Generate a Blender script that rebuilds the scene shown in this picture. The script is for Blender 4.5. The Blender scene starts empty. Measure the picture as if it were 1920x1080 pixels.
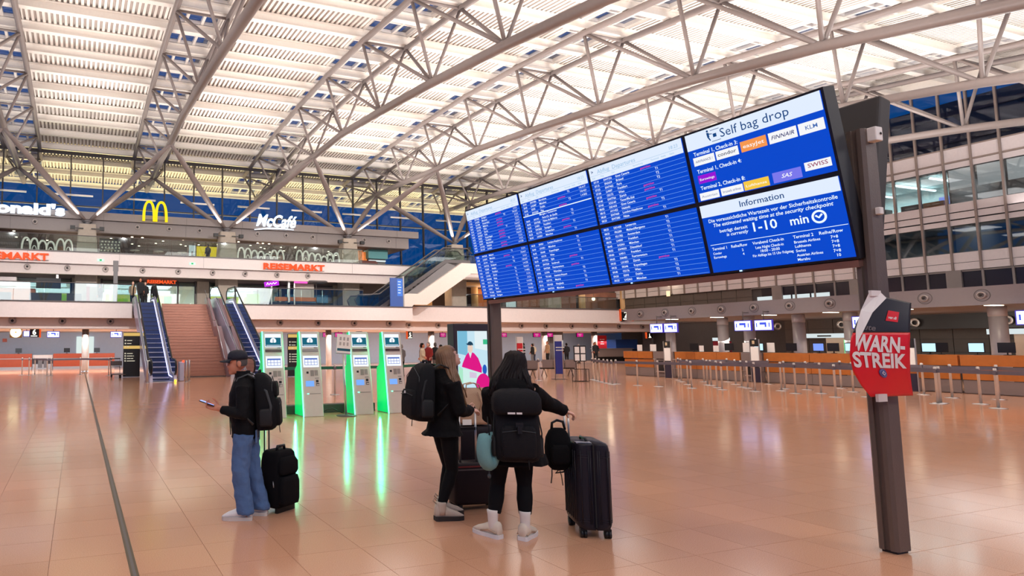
import bpy, bmesh, math, random
from mathutils import Vector as V, Matrix as M
random.seed(7)
PI=math.pi; R=math.radians
S=bpy.context.scene; COL=S.collection
def lin(c):
    c=c/255.0
    return c/12.92 if c<=0.04045 else ((c+0.055)/1.055)**2.4
def rgb(*c): return (lin(c[0]),lin(c[1]),lin(c[2]),1.0)
# ---------- camera, sky, lights, exposure ----------
cam=bpy.data.cameras.new('camera'); co=bpy.data.objects.new('camera',cam); COL.objects.link(co); S.camera=co
F,PX,PY,YAW,PITCH,ROLL,CH=1166.12,550.86,546.02,.3334,.0849,-.0044,1.70
cam.sensor_width=36; cam.lens=F*36/1920; cam.shift_x=(960-PX)/1920; cam.shift_y=(PY-540)/1920
cam.clip_start=.05; cam.clip_end=400
_f=V((math.sin(YAW)*math.cos(PITCH),math.cos(YAW)*math.cos(PITCH),math.sin(PITCH)))
_r=V((math.cos(YAW),-math.sin(YAW),0)); _u=_r.cross(_f)
_r2=math.cos(ROLL)*_r+math.sin(ROLL)*_u; _u2=-math.sin(ROLL)*_r+math.cos(ROLL)*_u
co.matrix_world=M(((_r2.x,_u2.x,-_f.x,0),(_r2.y,_u2.y,-_f.y,0),(_r2.z,_u2.z,-_f.z,CH),(0,0,0,1)))
W=bpy.data.worlds.new('night_sky'); S.world=W; W.use_nodes=True
_bg=W.node_tree.nodes['Background']; _bg.inputs[0].default_value=(0.003,0.085,0.28,1); _bg.inputs[1].default_value=1.1
S.view_settings.view_transform='Standard'; S.view_settings.look='None'; S.view_settings.exposure=0.0; S.view_settings.gamma=1; S.view_settings.use_curve_mapping=False
S.cycles.max_bounces=8; S.cycles.diffuse_bounces=4; S.cycles.glossy_bounces=4; S.cycles.transparent_max_bounces=16; S.cycles.caustics_reflective=False; S.cycles.caustics_refractive=False
S.cycles.sample_clamp_indirect=6
def area(x,y,z,sx,sy,power,col=(1,.955,.92),d=(0,0,1),spread=PI):
    l=bpy.data.lights.new('lamp','AREA'); l.shape='RECTANGLE'; l.size=sx; l.size_y=sy; l.energy=power; l.color=col; l.spread=spread
    o=bpy.data.objects.new('area_lamp',l); COL.objects.link(o); o.location=(x,y,z)
    o.rotation_euler=V(d).to_track_quat('-Z','Y').to_euler(); return o
def spot(x,y,z,d,power,ang=60,col=(1,.95,.9),r=.1,blend=.5):
    l=bpy.data.lights.new('spot','SPOT'); l.energy=power; l.color=col; l.spot_size=R(ang); l.spot_blend=blend; l.shadow_soft_size=r
    o=bpy.data.objects.new('spot_lamp',l); COL.objects.link(o); o.location=(x,y,z); o.rotation_euler=V(d).to_track_quat('-Z','Y').to_euler(); return o
def point(x,y,z,power,col=(1,1,1),r=.15):
    l=bpy.data.lights.new('bulb','POINT'); l.energy=power; l.color=col; l.shadow_soft_size=r
    o=bpy.data.objects.new('room_lamp',l); COL.objects.link(o); o.location=(x,y,z); return o
YP=45.0; XP0=.4275; DX=9.873; XT=[XP0+DX*(k-.5) for k in range(0,6)]
# uplighters between the roof trusses wash the white deck
for k in range(-1,5):
    xb=XP0+DX*k
    for y,z in ((42,13.2),(32,13.0),(22,11.8),(12,10.2),(3,8.5)):
        area(xb,y,z,4.5,5.0,(340,340,400,620,760,760)[k+1])
for k in range(0,4):   # floods at the pillar heads graze the raking struts
    xb=XP0+DX*k
    for sx in (-1,1):
        p=V((xb+sx*.85,YP-.95,9.6)); spot(p.x,p.y,p.z,V((xb+sx*1.15,YP-1.35,11.25))-p,620,80,r=.06)
area(20,56,11.5,60,2.5,7000,(1,.84,.36),(0,-.05,1))            # flood under the eaves outside
area(48.6,18,9,3,30,800,(1,.93,.9),(-.35,0,1))     # flood along the office wall
for x in (-4.5,3,12,20): area(x,44.5,2.6,6,8,750,(.85,.93,1),(0,.3,-1))      # check-in hall under the gallery
for x in (27,35,43): area(x,46.5,2.6,6,6,380,(.9,.93,.95),(0,.3,-1))
for y in (2,9,16,22): area(32,y,2.85,3,5,230,(1,.9,.78),(.5,0,-1))        # counter hall on the right
for x in (-2.6,4.4,11.5): area(x,48.2,6.0,4,2.5,380,(.95,1,.93),(0,-.2,-1))  # shops
for x in (0,8,16,23): area(x,48,9.45,5,3,260,(1,.8,.62),(0,-.2,-1))        # restaurant
for x in (.43,10.4,16.5): spot(x,39.85,2.6,(0,.22,-1),60,70,(1,1,1),.05)
for x in (20.3,26.6,37.7,43.1): spot(x,42.95,2.6,(0,.22,-1),60,70,(1,.95,.85),.05)
for y in (23,18,13): spot(24.5,y,2.7,(1,0,-.6),90,110,(1,.9,.78),.1)  # unseen spots added in the hall to brighten the right counters
for x in (28,34,40,47): point(x,45.8,6.3,60,(1,.75,.5))
area(53.2,26.5,11.9,4,8,420,(.85,1,.98),(0,0,-1)); area(53.2,18,11.9,3,8,240,(.95,1,1),(0,0,-1)); area(53,20,8.8,3,22,420,(1,1,1),(0,0,-1)); area(51.5,20,13,1.5,24,60,(.8,.85,1),(0,0,1))
for k in range(-1,5):      # unseen downward lamps added between the trusses to brighten hall and floor
    for y in (38,28,18,8): area(XP0+DX*k,y,13.6 if y>20 else 11.6,3,3,72,(1,.92,.86),(0,0,-1))
for x in (-8,2,12,22): area(x,-3,8.2,5,3,300,(1,.94,.9),(0,.75,-.65))      # unseen lamps added behind the camera to brighten surfaces facing it
for x in (-6,4,14,24,34): spot(x,24,12.2,(0,1,-.36),5200,75,(1,.94,.9),.15,.8)  # unseen spots added to lift the light on the balcony fronts
# ---------- helpers ----------
class MB:
    def __init__(s): s.v=[]; s.f=[]; s.m=[]; s.s=[]
    def add(s,vs,fs,m=0,sm=False):
        b=len(s.v); s.v+= [tuple(x) for x in vs]
        for f in fs: s.f.append([b+i for i in f]); s.m.append(m); s.s.append(sm)
        return s
    def box(s,x0,x1,y0,y1,z0,z1,m=0):
        return s.add([(x0,y0,z0),(x1,y0,z0),(x1,y1,z0),(x0,y1,z0),(x0,y0,z1),(x1,y0,z1),(x1,y1,z1),(x0,y1,z1)],
          [(3,2,1,0),(4,5,6,7),(0,1,5,4),(1,2,6,5),(2,3,7,6),(3,0,4,7)],m)
    def quad(s,a,b,c,d,m=0): return s.add([a,b,c,d],[(0,1,2,3)],m)
    def rings(s,rs,m=0,sm=True,cap=True,closed=False):
        n=len(rs[0]); vs=[p for r in rs for p in r]; fs=[]; k=len(rs)
        for i in range(k if closed else k-1):
            a=i*n; b=((i+1)%k)*n
            for j in range(n): fs.append((a+j,a+(j+1)%n,b+(j+1)%n,b+j))
        if cap and not closed: fs.append(tuple(range(n-1,-1,-1))); fs.append(tuple((k-1)*n+j for j in range(n)))
        return s.add(vs,fs,m,sm)
    def path(s,pts,r,n=8,m=0,sm=True,cap=True,closed=False,flat=1.0,up=None):
        pts=[V(p) for p in pts]; k=len(pts); rs=[]
        rr=r if isinstance(r,(list,tuple)) else [r]*k
        u=None
        for i in range(k):
            if closed: t=pts[(i+1)%k]-pts[i-1]
            else: t=pts[min(i+1,k-1)]-pts[max(i-1,0)]
            t.normalize()
            if u is None:
                u=V(up) if up else (V((0,0,1)) if abs(t.z)<.9 else V((1,0,0)))
            u=(u-t*u.dot(t)); 
            if u.length<1e-6: u=t.orthogonal()
            u.normalize(); w=t.cross(u)
            rs.append([pts[i]+(w*math.cos(2*PI*j/n)+u*math.sin(2*PI*j/n)*flat)*rr[i] for j in range(n)])
        return s.rings(rs,m,sm,cap,closed)
    def tube(s,p,q,r,r2=None,n=8,m=0,sm=True,cap=True): return s.path([p,q],[r,r if r2 is None else r2],n,m,sm,cap)
    def lathe(s,prof,c=(0,0,0),n=16,m=0,ax='z',sm=True,cap=True):
        rs=[]
        for r,h in prof:
            ring=[]
            for j in range(n):
                a=2*PI*j/n; x,y=r*math.cos(a),r*math.sin(a)
                p={'z':(x,y,h),'y':(x,h,-y),'x':(h,x,y)}[ax]
                ring.append((c[0]+p[0],c[1]+p[1],c[2]+p[2]))
            rs.append(ring)
        return s.rings(rs,m,sm,cap)
    def prism(s,poly,fn,a,b,m=0):
        n=len(poly); vs=[fn(p,a) for p in poly]+[fn(p,b) for p in poly]
        fs=[tuple(range(n-1,-1,-1)),tuple(range(n,2*n))]+[(i,(i+1)%n,n+(i+1)%n,n+i) for i in range(n)]
        return s.add(vs,fs,m)
    def ell(s,c,r,m=0,n=12,k=8,rot=None):
        rs=[]
        for i in range(k+1):
            t=-PI/2+PI*i/k; ct=max(math.cos(t),.02)
            ring=[]
            for j in range(n):
                a=2*PI*j/n; p=V((r[0]*ct*math.cos(a),r[1]*ct*math.sin(a),r[2]*math.sin(t)))
                if rot: p=rot@p
                ring.append(V(c)+p)
            rs.append(ring)
        return s.rings(rs,m,True,True)
    def xf(s,mat,start=0):
        for i in range(start,len(s.v)): s.v[i]=tuple(mat@V(s.v[i]))
        return s
    def mesh(s,name,mats):
        me=bpy.data.meshes.new(name); me.from_pydata(s.v,[],s.f)
        for x in (mats if isinstance(mats,(list,tuple)) else [mats]): me.materials.append(x)
        me.polygons.foreach_set('material_index',s.m); me.polygons.foreach_set('use_smooth',s.s); me.update(); return me
    def build(s,name,mats,parent=None,loc=None,rz=0,bev=0):
        return put(name,s.mesh(name,mats),parent,loc,rz,bev)
def put(name,me,parent=None,loc=None,rz=0,bev=0):
    o=bpy.data.objects.new(name,me); COL.objects.link(o)
    if parent: o.parent=parent
    if loc: o.location=loc
    if rz: o.rotation_euler=(0,0,rz)
    if bev:
        b=o.modifiers.new('bevel','BEVEL'); b.width=bev; b.segments=2; b.limit_method='ANGLE'; b.angle_limit=R(40)
    return o
def tag(o,label=None,cat=None,group=None,kind=None):
    if label: o['label']=label
    if cat: o['category']=cat
    if group: o['group']=group
    if kind: o['kind']=kind
    return o
def thing(name,label,cat,loc=(0,0,0),rz=0,group=None):
    o=bpy.data.objects.new(name,None); COL.objects.link(o); o.location=loc; o.rotation_euler=(0,0,rz); o.empty_display_size=.1
    return tag(o,label,cat,group)
def struct(name,mb,mats,**k): return tag(mb.build(name,mats,**k),kind='structure')
def dup(o,loc=None,rz=None,label=None,parent=None,mats=None):
    c=o.copy(); COL.objects.link(c)
    if parent: c.parent=parent
    if loc is not None: c.location=loc
    if rz is not None: c.rotation_euler=(0,0,rz)
    if label: c['label']=label
    for ch in o.children: dup(ch,parent=c)
    return c
# ---------- materials ----------
MATS={}
def mat(name,col,rough=.5,metal=0,emi=None,es=0,var=.06,scale=9,bump=0,bscale=60,spec=.5,alpha=1):
    m=bpy.data.materials.new(name); m.use_nodes=True; nt=m.node_tree; b=nt.nodes['Principled BSDF']
    c=rgb(*col); b.inputs['Roughness'].default_value=rough; b.inputs['Metallic'].default_value=metal; b.inputs['Specular IOR Level'].default_value=spec
    tc=nt.nodes.new('ShaderNodeTexCoord'); nz=nt.nodes.new('ShaderNodeTexNoise'); nz.inputs['Scale'].default_value=scale; nz.inputs['Detail'].default_value=3
    nt.links.new(tc.outputs['Object'],nz.inputs['Vector'])
    mx=nt.nodes.new('ShaderNodeMix'); mx.data_type='RGBA'; mx.inputs[6].default_value=tuple(x*(1-var) for x in c[:3])+(1,); mx.inputs[7].default_value=tuple(min(1,x*(1+var)) for x in c[:3])+(1,)
    nt.links.new(nz.outputs['Fac'],mx.inputs[0]); nt.links.new(mx.outputs[2],b.inputs['Base Color'])
    if emi: b.inputs['Emission Color'].default_value=rgb(*emi); b.inputs['Emission Strength'].default_value=es
    if bump:
        n2=nt.nodes.new('ShaderNodeTexNoise'); n2.inputs['Scale'].default_value=bscale; n2.inputs['Detail'].default_value=4; nt.links.new(tc.outputs['Object'],n2.inputs['Vector'])
        bp=nt.nodes.new('ShaderNodeBump'); bp.inputs['Strength'].default_value=bump; bp.inputs['Distance'].default_value=.02
        nt.links.new(n2.outputs['Fac'],bp.inputs['Height']); nt.links.new(bp.outputs[0],b.inputs['Normal'])
    MATS[name]=m; return m
def glow(name,col,es=1.0):
    return mat(name,(14,14,14),.5,emi=col,es=es,var=.02,spec=.12)
def glass(name,col,refl=.06,tint=.9,rough=.02):
    m=bpy.data.materials.new(name); m.use_nodes=True; nt=m.node_tree; nt.nodes.clear()
    o=nt.nodes.new('ShaderNodeOutputMaterial'); t=nt.nodes.new('ShaderNodeBsdfTransparent'); g=nt.nodes.new('ShaderNodeBsdfGlossy'); mx=nt.nodes.new('ShaderNodeMixShader'); f=nt.nodes.new('ShaderNodeFresnel'); mp=nt.nodes.new('ShaderNodeMath')
    c=rgb(*col); t.inputs[0].default_value=tuple(x*tint for x in c[:3])+(1,); g.inputs['Roughness'].default_value=rough; g.inputs[0].default_value=(.9,.95,1,1)
    mp.operation='ADD'; mp.inputs[1].default_value=refl; f.inputs[0].default_value=1.35
    nt.links.new(f.outputs[0],mp.inputs[0]); nt.links.new(mp.outputs[0],mx.inputs[0]); nt.links.new(t.outputs[0],mx.inputs[1]); nt.links.new(g.outputs[0],mx.inputs[2]); nt.links.new(mx.outputs[0],o.inputs[0])
    return m
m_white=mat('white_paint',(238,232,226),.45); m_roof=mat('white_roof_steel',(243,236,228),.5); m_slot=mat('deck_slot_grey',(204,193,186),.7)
m_truss=mat('truss_paint',(138,126,122),.42); m_cream=mat('cream_fascia',(230,219,215),.5); m_cream2=mat('cream_panel',(222,208,202),.5)
m_gfas=mat('grey_fascia',(140,132,134),.5); m_conc=mat('concrete',(176,164,150),.8,var=.12,scale=4,bump=.15,bscale=30); m_dark=mat('dark_metal',(34,31,31),.42); m_black=mat('black_plastic',(12,12,14),.45)
m_steel=mat('brushed_steel',(196,196,198),.28,1); m_alu=mat('satin_aluminium',(206,202,198),.35,.85); m_grey=mat('mid_grey',(120,117,118),.5); m_dgrey=mat('dark_grey_wall',(78,73,72),.7,var=.15)
m_wood=mat('orange_wood',(196,112,44),.4,var=.18,scale=5); m_rwood=mat('red_wood',(190,78,34),.4,var=.15,scale=5); m_rail=mat('grey_rail',(88,82,82),.4)
m_glass=glass('clear_glass',(235,245,242)); m_bglass=glass('facade_glass',(226,228,240),.0,.92); m_oglass=glass('office_glass',(225,232,235),.06,.95)
def floormat():
    m=mat('polished_stone_floor',(196,136,104),.13,var=.0); nt=m.node_tree; b=nt.nodes['Principled BSDF']; tc=nt.nodes.new('ShaderNodeTexCoord')
    a=nt.nodes.new('ShaderNodeTexNoise'); a.inputs['Scale'].default_value=160; a.inputs['Detail'].default_value=2
    d=nt.nodes.new('ShaderNodeTexNoise'); d.inputs['Scale'].default_value=1.1; d.inputs['Detail'].default_value=3
    geo=nt.nodes.new('ShaderNodeNewGeometry'); nt.links.new(geo.outputs['Position'],a.inputs['Vector']); nt.links.new(geo.outputs['Position'],d.inputs['Vector'])
    r=nt.nodes.new('ShaderNodeValToRGB'); r.color_ramp.elements[0].position=.3; r.color_ramp.elements[0].color=rgb(196,141,109); r.color_ramp.elements[1].position=.7; r.color_ramp.elements[1].color=rgb(225,174,140)
    nt.links.new(a.outputs['Fac'],r.inputs[0])
    oi=nt.nodes.new('ShaderNodeObjectInfo'); h=nt.nodes.new('ShaderNodeHueSaturation'); mr=nt.nodes.new('ShaderNodeMapRange'); mr.inputs[3].default_value=.96; mr.inputs[4].default_value=1.04
    nt.links.new(oi.outputs['Random'],mr.inputs[0]); nt.links.new(mr.outputs[0],h.inputs['Value']); nt.links.new(r.outputs[0],h.inputs['Color']); nt.links.new(h.outputs[0],b.inputs['Base Color'])
    rr=nt.nodes.new('ShaderNodeMapRange'); rr.inputs[3].default_value=.11; rr.inputs[4].default_value=.17; nt.links.new(d.outputs['Fac'],rr.inputs[0]); nt.links.new(rr.outputs[0],b.inputs['Roughness'])
    return m
m_floor=floormat(); m_grout=mat('grout',(150,104,80),.6)
# text
_tc={}
def textmesh(s,off=0,shear=0,ext=0,res=2):
    k=(s,off,shear,ext,res)
    if k not in _tc:
        c=bpy.data.curves.new('t','FONT'); c.body=s; c.size=1; c.offset=off; c.shear=shear; c.extrude=ext; c.resolution_u=res; c.fill_mode='BOTH' if ext else 'FRONT'
        o=bpy.data.objects.new('t',c); me=bpy.data.meshes.new_from_object(o)
        vs=[v.co.copy() for v in me.vertices]; fs=[tuple(p.vertices) for p in me.polygons]
        xs=[v.x for v in vs] or [0]; _tc[k]=(vs,fs,min(xs),max(xs))
        bpy.data.objects.remove(o); bpy.data.curves.remove(c); bpy.data.meshes.remove(me)
    return _tc[k]
def text(mb,s,mtx,size,al='l',off=0,shear=0,ext=0,wid=None,m=0,res=2):
    vs,fs,x0,x1=textmesh(s,off,shear,ext/size if ext else 0,res); sx=size
    if wid: sx=wid/max(x1-x0,1e-6)
    dx={'l':-x0,'c':-(x0+x1)/2,'r':-x1}[al]
    mb.add([mtx@V(((v.x+dx)*sx,v.y*size,v.z*size)) for v in vs],fs,m)
def scrib(mb,s,mtx,size,al='l',off=0,shear=0,wid=None,m=0):   # unreadable small print: one bar per word
    w=sum(len(q)*.5+.35 for q in s.split())*size; x={'l':0,'c':-w/2,'r':-w}[al]
    for q in s.split():
        l=len(q)*.5*size; mb.add([mtx@V(p) for p in ((x,.08*size,0),(x+l,.08*size,0),(x+l,.6*size,0),(x,.6*size,0))],[(0,1,2,3)],m); x+=l+.35*size
def frame(o,x,y):   # matrix with local x,y axes and origin
    x=V(x).normalized(); y=V(y).normalized(); z=x.cross(y); o=V(o)
    return M(((x.x,y.x,z.x,o.x),(x.y,y.y,z.y,o.y),(x.z,y.z,z.z,o.z),(0,0,0,1)))
FRONT=lambda x,y,z: frame((x,y,z),(1,0,0),(0,0,1))     # faces -Y
LEFTW=lambda x,y,z: frame((x,y,z),(0,-1,0),(0,0,1))    # faces -X
# ---------- floor ----------
TX,TY=.6115,.5425; TX0,TY0=.44,3.265
mb=MB()
x0,x1,y0,y1=TX0-10*TX,TX0+40*TX,TY0-4*TY,TY0+45*TY
for a in ((-40,x0,-12,60),(x1,60,-12,60),(x0,x1,-12,y0),(x0,x1,y1,60)): mb.quad((a[0],a[2],0),(a[1],a[2],0),(a[1],a[3],0),(a[0],a[3],0))
mb.quad((x0,y0,-.004),(x1,y0,-.004),(x1,y1,-.004),(x0,y1,-.004),1)
floor=struct('floor',mb,[m_floor,m_grout])
g=.0013; t=MB(); c=.0008
def tilegeo(t,x,y):
    a,b,cx,d=x+g,x+TX-g,y+g,y+TY-g
    t.add([(a,cx,-.004),(b,cx,-.004),(b,d,-.004),(a,d,-.004),(a+c,cx+c,0),(b-c,cx+c,0),(b-c,d-c,0),(a+c,d-c,0)],[(4,5,6,7),(0,1,5,4),(1,2,6,5),(2,3,7,6),(3,0,4,7)])
tilegeo(t,0,0); tme=t.mesh('tile',m_floor)
cells=[]
_ci=co.matrix_world.inverted()
for i in range(-10,40):
    for j in range(-4,45):
        x,y=TX0+i*TX,TY0+j*TY; p=_ci@V((x+.3,y+.27,0)); vis=False
        if p.z<-.3:
            u=PX+F*p.x/-p.z; w=PY-F*p.y/-p.z; vis=-60<u<1980 and w<1150
        cells.append((0 if vis else 1,math.hypot(x+.3,y+.27),x,y))
cells.sort()
for q,(vv,d,x,y) in enumerate(cells[:300]): put('tile',tme,floor,(x,y,0))
rest=MB()
for vv,d,x,y in cells[300:]: tilegeo(rest,x,y)
tag(rest.build('tile_field',m_floor,floor),kind='stuff')
m_brass=mat('joint_strip_metal',(96,84,66),.4,.8)
mb=MB().box(TX0-.03,TX0-.012,2,40,0,.002).box(TX0+.012,TX0+.03,2,40,0,.002).box(TX0-.012,TX0+.012,2,40,0,.001,1); mb.build('joint_strip',[m_brass,m_rail],floor)
# ---------- roof ----------
ZT=[(-12,10.9),(-7,12.1),(-1.8,13.2),(3.3,14.15),(8.4,15.05),(13.5,15.9),(18.6,16.65),(23.75,17.3),(28.9,17.72),(34.05,17.95),(39.2,17.95),(44.35,17.78),(49.5,17.4),(54,16.9),(57,16.5),(61,15.9)]
ZB=[(-12,6.9),(-6.2,8.0),(-1.1,9.15),(4.0,10.2),(9.1,11.25),(14.15,12.32),(19.05,13.1),(24.25,13.75),(29.5,14.28),(34.6,14.72),(39.6,14.72),(44.6,14.95),(49.55,15.02),(54.6,15.1)]
def ip(t,y):
    for (a,b),(c2,d) in zip(t,t[1:]):
        if y<=c2: return b+(d-b)*(y-a)/(c2-a)
    return t[-1][1]
zt=lambda y: ip(ZT,y)
PU=[39.2+2.575*k for k in range(-18,9)]
ceil=MB()
for xa in (-14.2,49.3): 
    for a,b in zip(PU,PU[1:]): ceil.add([(xa,a,zt(a)+.1),(xa+.35,a,zt(a)+.1),(xa+.35,a,zt(a)+1.1),(xa,a,zt(a)+1.1),(xa,b,zt(b)+.1),(xa+.35,b,zt(b)+.1),(xa+.35,b,zt(b)+1.1),(xa,b,zt(b)+1.1)],[(0,1,5,4),(1,2,6,5),(2,3,7,6),(3,0,4,7),(3,2,1,0),(4,5,6,7)])
ceiling=struct('ceiling',ceil,m_roof)
# purlins: I shaped white beams
for y in PU:
    z=zt(y)+.17; p=MB()
    prof=[(-.15,0),(.15,0),(.15,.04),(.03,.06),(.03,.4),(.15,.42),(.15,.46),(-.15,.46),(-.15,.42),(-.03,.4),(-.03,.06),(-.15,.04)]
    p.prism([(a*1.1,b) for a,b in prof],lambda q,x: (x,y+q[0],z+q[1]),-14,49.5); p.build('purlin',m_roof,ceiling)
HW=1.30
def deckmesh(w,L,name):
    mb=MB(); n=max(2,round(w/.27)); p=w/n; d=.13
    for i in range(n):
        x=-w/2+i*p; a,b,e,f_=x,x+p*.52,x+p*.6,x+p*.92
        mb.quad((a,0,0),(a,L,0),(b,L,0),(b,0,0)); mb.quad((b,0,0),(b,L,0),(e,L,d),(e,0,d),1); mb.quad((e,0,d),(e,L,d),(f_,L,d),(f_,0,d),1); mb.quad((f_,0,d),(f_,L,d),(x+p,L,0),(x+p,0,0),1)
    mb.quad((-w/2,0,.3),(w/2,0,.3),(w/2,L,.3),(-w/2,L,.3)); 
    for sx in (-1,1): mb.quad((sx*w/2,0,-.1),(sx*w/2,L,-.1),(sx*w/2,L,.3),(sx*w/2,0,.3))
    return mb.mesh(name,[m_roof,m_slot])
m_sky=glass('skylight_glass',(200,210,235),.04,.85)
dk={}; bays=[(-14.2,XT[0]-HW)]+[(XT[k]+HW,XT[k+1]-HW) for k in range(5)]+[(XT[5]+HW,49.5)]
for a,b in zip(PU,PU[1:]):
    za,zb=zt(a)+.66,zt(b)+.66; L=math.hypot(b-a,zb-za); an=math.atan2(zb-za,b-a)
    for xa,xb in bays:
        key=(round(xb-xa,2),round(L,2))
        if key not in dk: dk[key]=deckmesh(xb-xa,L,'deck_panel')
        o=put('deck_panel',dk[key],ceiling,((xa+xb)/2,a,za)); o.rotation_euler=(an,0,0)
    key=('s',round(L,2))
    if key not in dk:
        q=MB().quad((-HW+.12,.0,.18),(-HW+.12,L,.18),(HW-.12,L,.18),(HW-.12,0,.18)); f2=MB()
        for x in (-HW,-.42,.42,HW): f2.box(x-.07,x+.07,0,L,.0,.24)
        for y in (.12,L/2,L-.12): f2.box(-HW,HW,y-.06,y+.06,.02,.22)
        f2.box(-HW,-HW+.35,0,L,.2,.24); f2.box(HW-.35,HW,0,L,.2,.24)
        dk[key]=(q.mesh('skylight_pane',m_sky),f2.mesh('skylight_frame',m_roof))
    for x in XT:
        for nm,me in zip(('skylight_pane','skylight_frame'),dk[key]):
            o=put(nm,me,ceiling,(x,a,za)); o.rotation_euler=(an,0,0)
# ---------- roof trusses ----------
tr=thing('roof_truss','pale steel triangular roof truss carrying the arrivals of the furthest left bay','truss',(XT[0],0,0),0,'curved roof trusses')
MB().path([(0,y,z) for y,z in ZB],.21,12).build('bottom_chord',m_truss,tr)
tn=[y for y,z in ZT if -13<y<55]
for s in (-1,1): MB().path([(s*HW,y,zt(y)) for y in tn],.16,10).build('top_chord',m_truss,tr)
bn=[y for y,z in ZB]
for i,y in enumerate(bn):
    for s in (-1,1):
        MB().tube((0,y,ip(ZB,y)),(s*HW,tn[i],zt(tn[i])),.08).build('web_strut',m_truss,tr)
        if i+1<len(bn): MB().tube((0,y,ip(ZB,y)),(s*HW,tn[i+1],zt(tn[i+1])),.085).build('web_strut',m_truss,tr)
    MB().tube((-HW,tn[i],zt(tn[i])),(HW,tn[i],zt(tn[i])),.07).build('cross_strut',m_truss,tr)
LT=['pale steel roof truss at the far left, above the white restaurant lettering','pale steel roof truss that passes above the yellow double arch','pale steel roof truss whose far end stands above the script café sign',
 'long pale roof truss whose far end stands above the upper escalator','bright roof truss passing just above the top edge of the departure board','brightest lowest-looking roof truss beside the glazed office wall']
tr['label']=LT[0]
for k in range(1,6): dup(tr,(XT[k],0,0),label=LT[k])
# ---------- support pillars ----------
m_fl=mat('floodlight_black',(30,30,32),.5)
pl=thing('support_pillar','','pillar',(XP0,YP,0),0,'concrete pillars with four raking struts')
def sq(w,d,z,ch=.12): return [(x*w/2,y*d/2,z) for x,y in ((-1+ch,-1),(1-ch,-1),(1,-1+ch),(1,1-ch),(1-ch,1),(-1+ch,1),(-1,1-ch),(-1,-1+ch))]
MB().rings([sq(1.46,1.2,4.1),sq(1.46,1.2,7.7),sq(1.42,1.2,7.75),sq(1.12,.95,10.0)],sm=False).build('shaft',m_conc,pl)
MB().lathe([(.3,9.95),(.3,10.05),(.2,10.1),(.2,10.2),(.34,10.22),(.34,10.3),(.1,10.36)],n=14).build('bearing',m_grey,pl)
for sx in (-1,1):
    for y,z in ((39.6,14.62),(49.55,14.92)):
        a=V((sx*.12,(-.12 if y<45 else .12),10.28)); b=V((sx*DX/2,y-YP,z)); pts=[a.lerp(b,t) for t in (0,.06,.25,.55,.85,1)]
        MB().path(pts,[.09,.12,.17,.215,.17,.1],12).build('raking_strut',m_truss,pl)
    f2=MB().box(sx*.95-.16,sx*.95+.16,-.75,-.5,9.55,9.8).box(sx*.6-.35,sx*.6+.35,-.66,-.6,9.62,9.68); f2.build('floodlight',m_fl,pl)
PLN={-1:'concrete pillar with steel struts beyond the left edge of view',0:'concrete pillar with struts between the white lettering and the yellow arches',1:'concrete pillar with struts between the yellow arches and the script café sign',2:'concrete pillar with struts right of the script café sign',3:'concrete pillar with struts at the head of the upper escalator',4:'concrete pillar with struts hidden mostly behind the departure board'}
pl['label']=PLN[0]
for k in (-1,1,2,3,4): dup(pl,(XP0+DX*k,YP,0),label=PLN[k])
# ---------- back building: levels ----------
m_shopw=mat('shop_wall_white',(235,240,232),.6); m_blue=mat('slate_blue_wall',(176,188,204),.6); m_brown=mat('restaurant_brown',(74,56,50),.7,var=.25,scale=2); m_soff=mat('soffit',(206,196,190),.6)
m_pinkw=mat('reveal_grey',(140,131,128),.6)
g_white=glow('cool_tube_light',(240,248,255),2.4); g_warm=glow('warm_downlight',(255,236,205),9); g_panel=glow('lit_white_panel',(232,244,246),.85); g_green=glow('green_shop_wall',(178,214,60),1.3); g_yel=glow('yellow_shop_wall',(232,228,110),1.35); g_grn2=glow('green_panel',(96,190,90),1.2); g_or=glow('orange_shelf',(250,190,60),.95)
m_noz=mat('nozzle_dark',(26,22,22),.5); m_nozr=mat('nozzle_ring',(176,164,158),.35,.3)
def fascia(name,x0,x1,y,z0,z1,m,dep=.35): return struct(name,MB().box(x0,x1,y,y+dep,z0,z1),m)
def nozzles(parent,xs,y,z,r=.225,ax='y'):
    mb=MB(); mb.lathe([(r,-.02),(r,.0),(r*1.0,-.07),(r*.78,-.09),(r*.62,-.03),(r*.55,.1)],n=18,ax='y',cap=False); mb.lathe([(r*.58,.06),(.001,.06)],n=18,ax='y',m=1,cap=False)
    mb.lathe([(r*.36,-.1),(r*.3,-.12),(.001,-.1)],n=14,ax='y',m=1,cap=False)
    if ax=='x': mb.xf(M.Rotation(-PI/2,4,'Z'))
    me=mb.mesh('air_nozzle',[m_nozr,m_noz])
    for x in xs: put('air_nozzle',me,parent,(x,y,z) if ax=='y' else (y,x,z))
trim=[0]
def T(x0,x1,y,z0,z1,m,dep=.35):
    trim[0]+=1; return fascia('trim_%d'%trim[0],x0,x1,y,z0,z1,m,dep)
# level 0 vent fascia, left then right
f1=T(-15,22.0,39.3,2.68,3.3,m_cream2,.3); nozzles(f1,[-6.3,-3.6,-.9,1.83,12.63,15.31,18.0,20.7],39.3,3.12)
f2=T(22.0,52,42.4,2.68,3.34,m_cream2,.3); nozzles(f2,[24.0,26.6,29.2,31.9,34.5,37.0,39.7,42.3,44.9,47.6,50.2],42.4,3.12)
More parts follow.
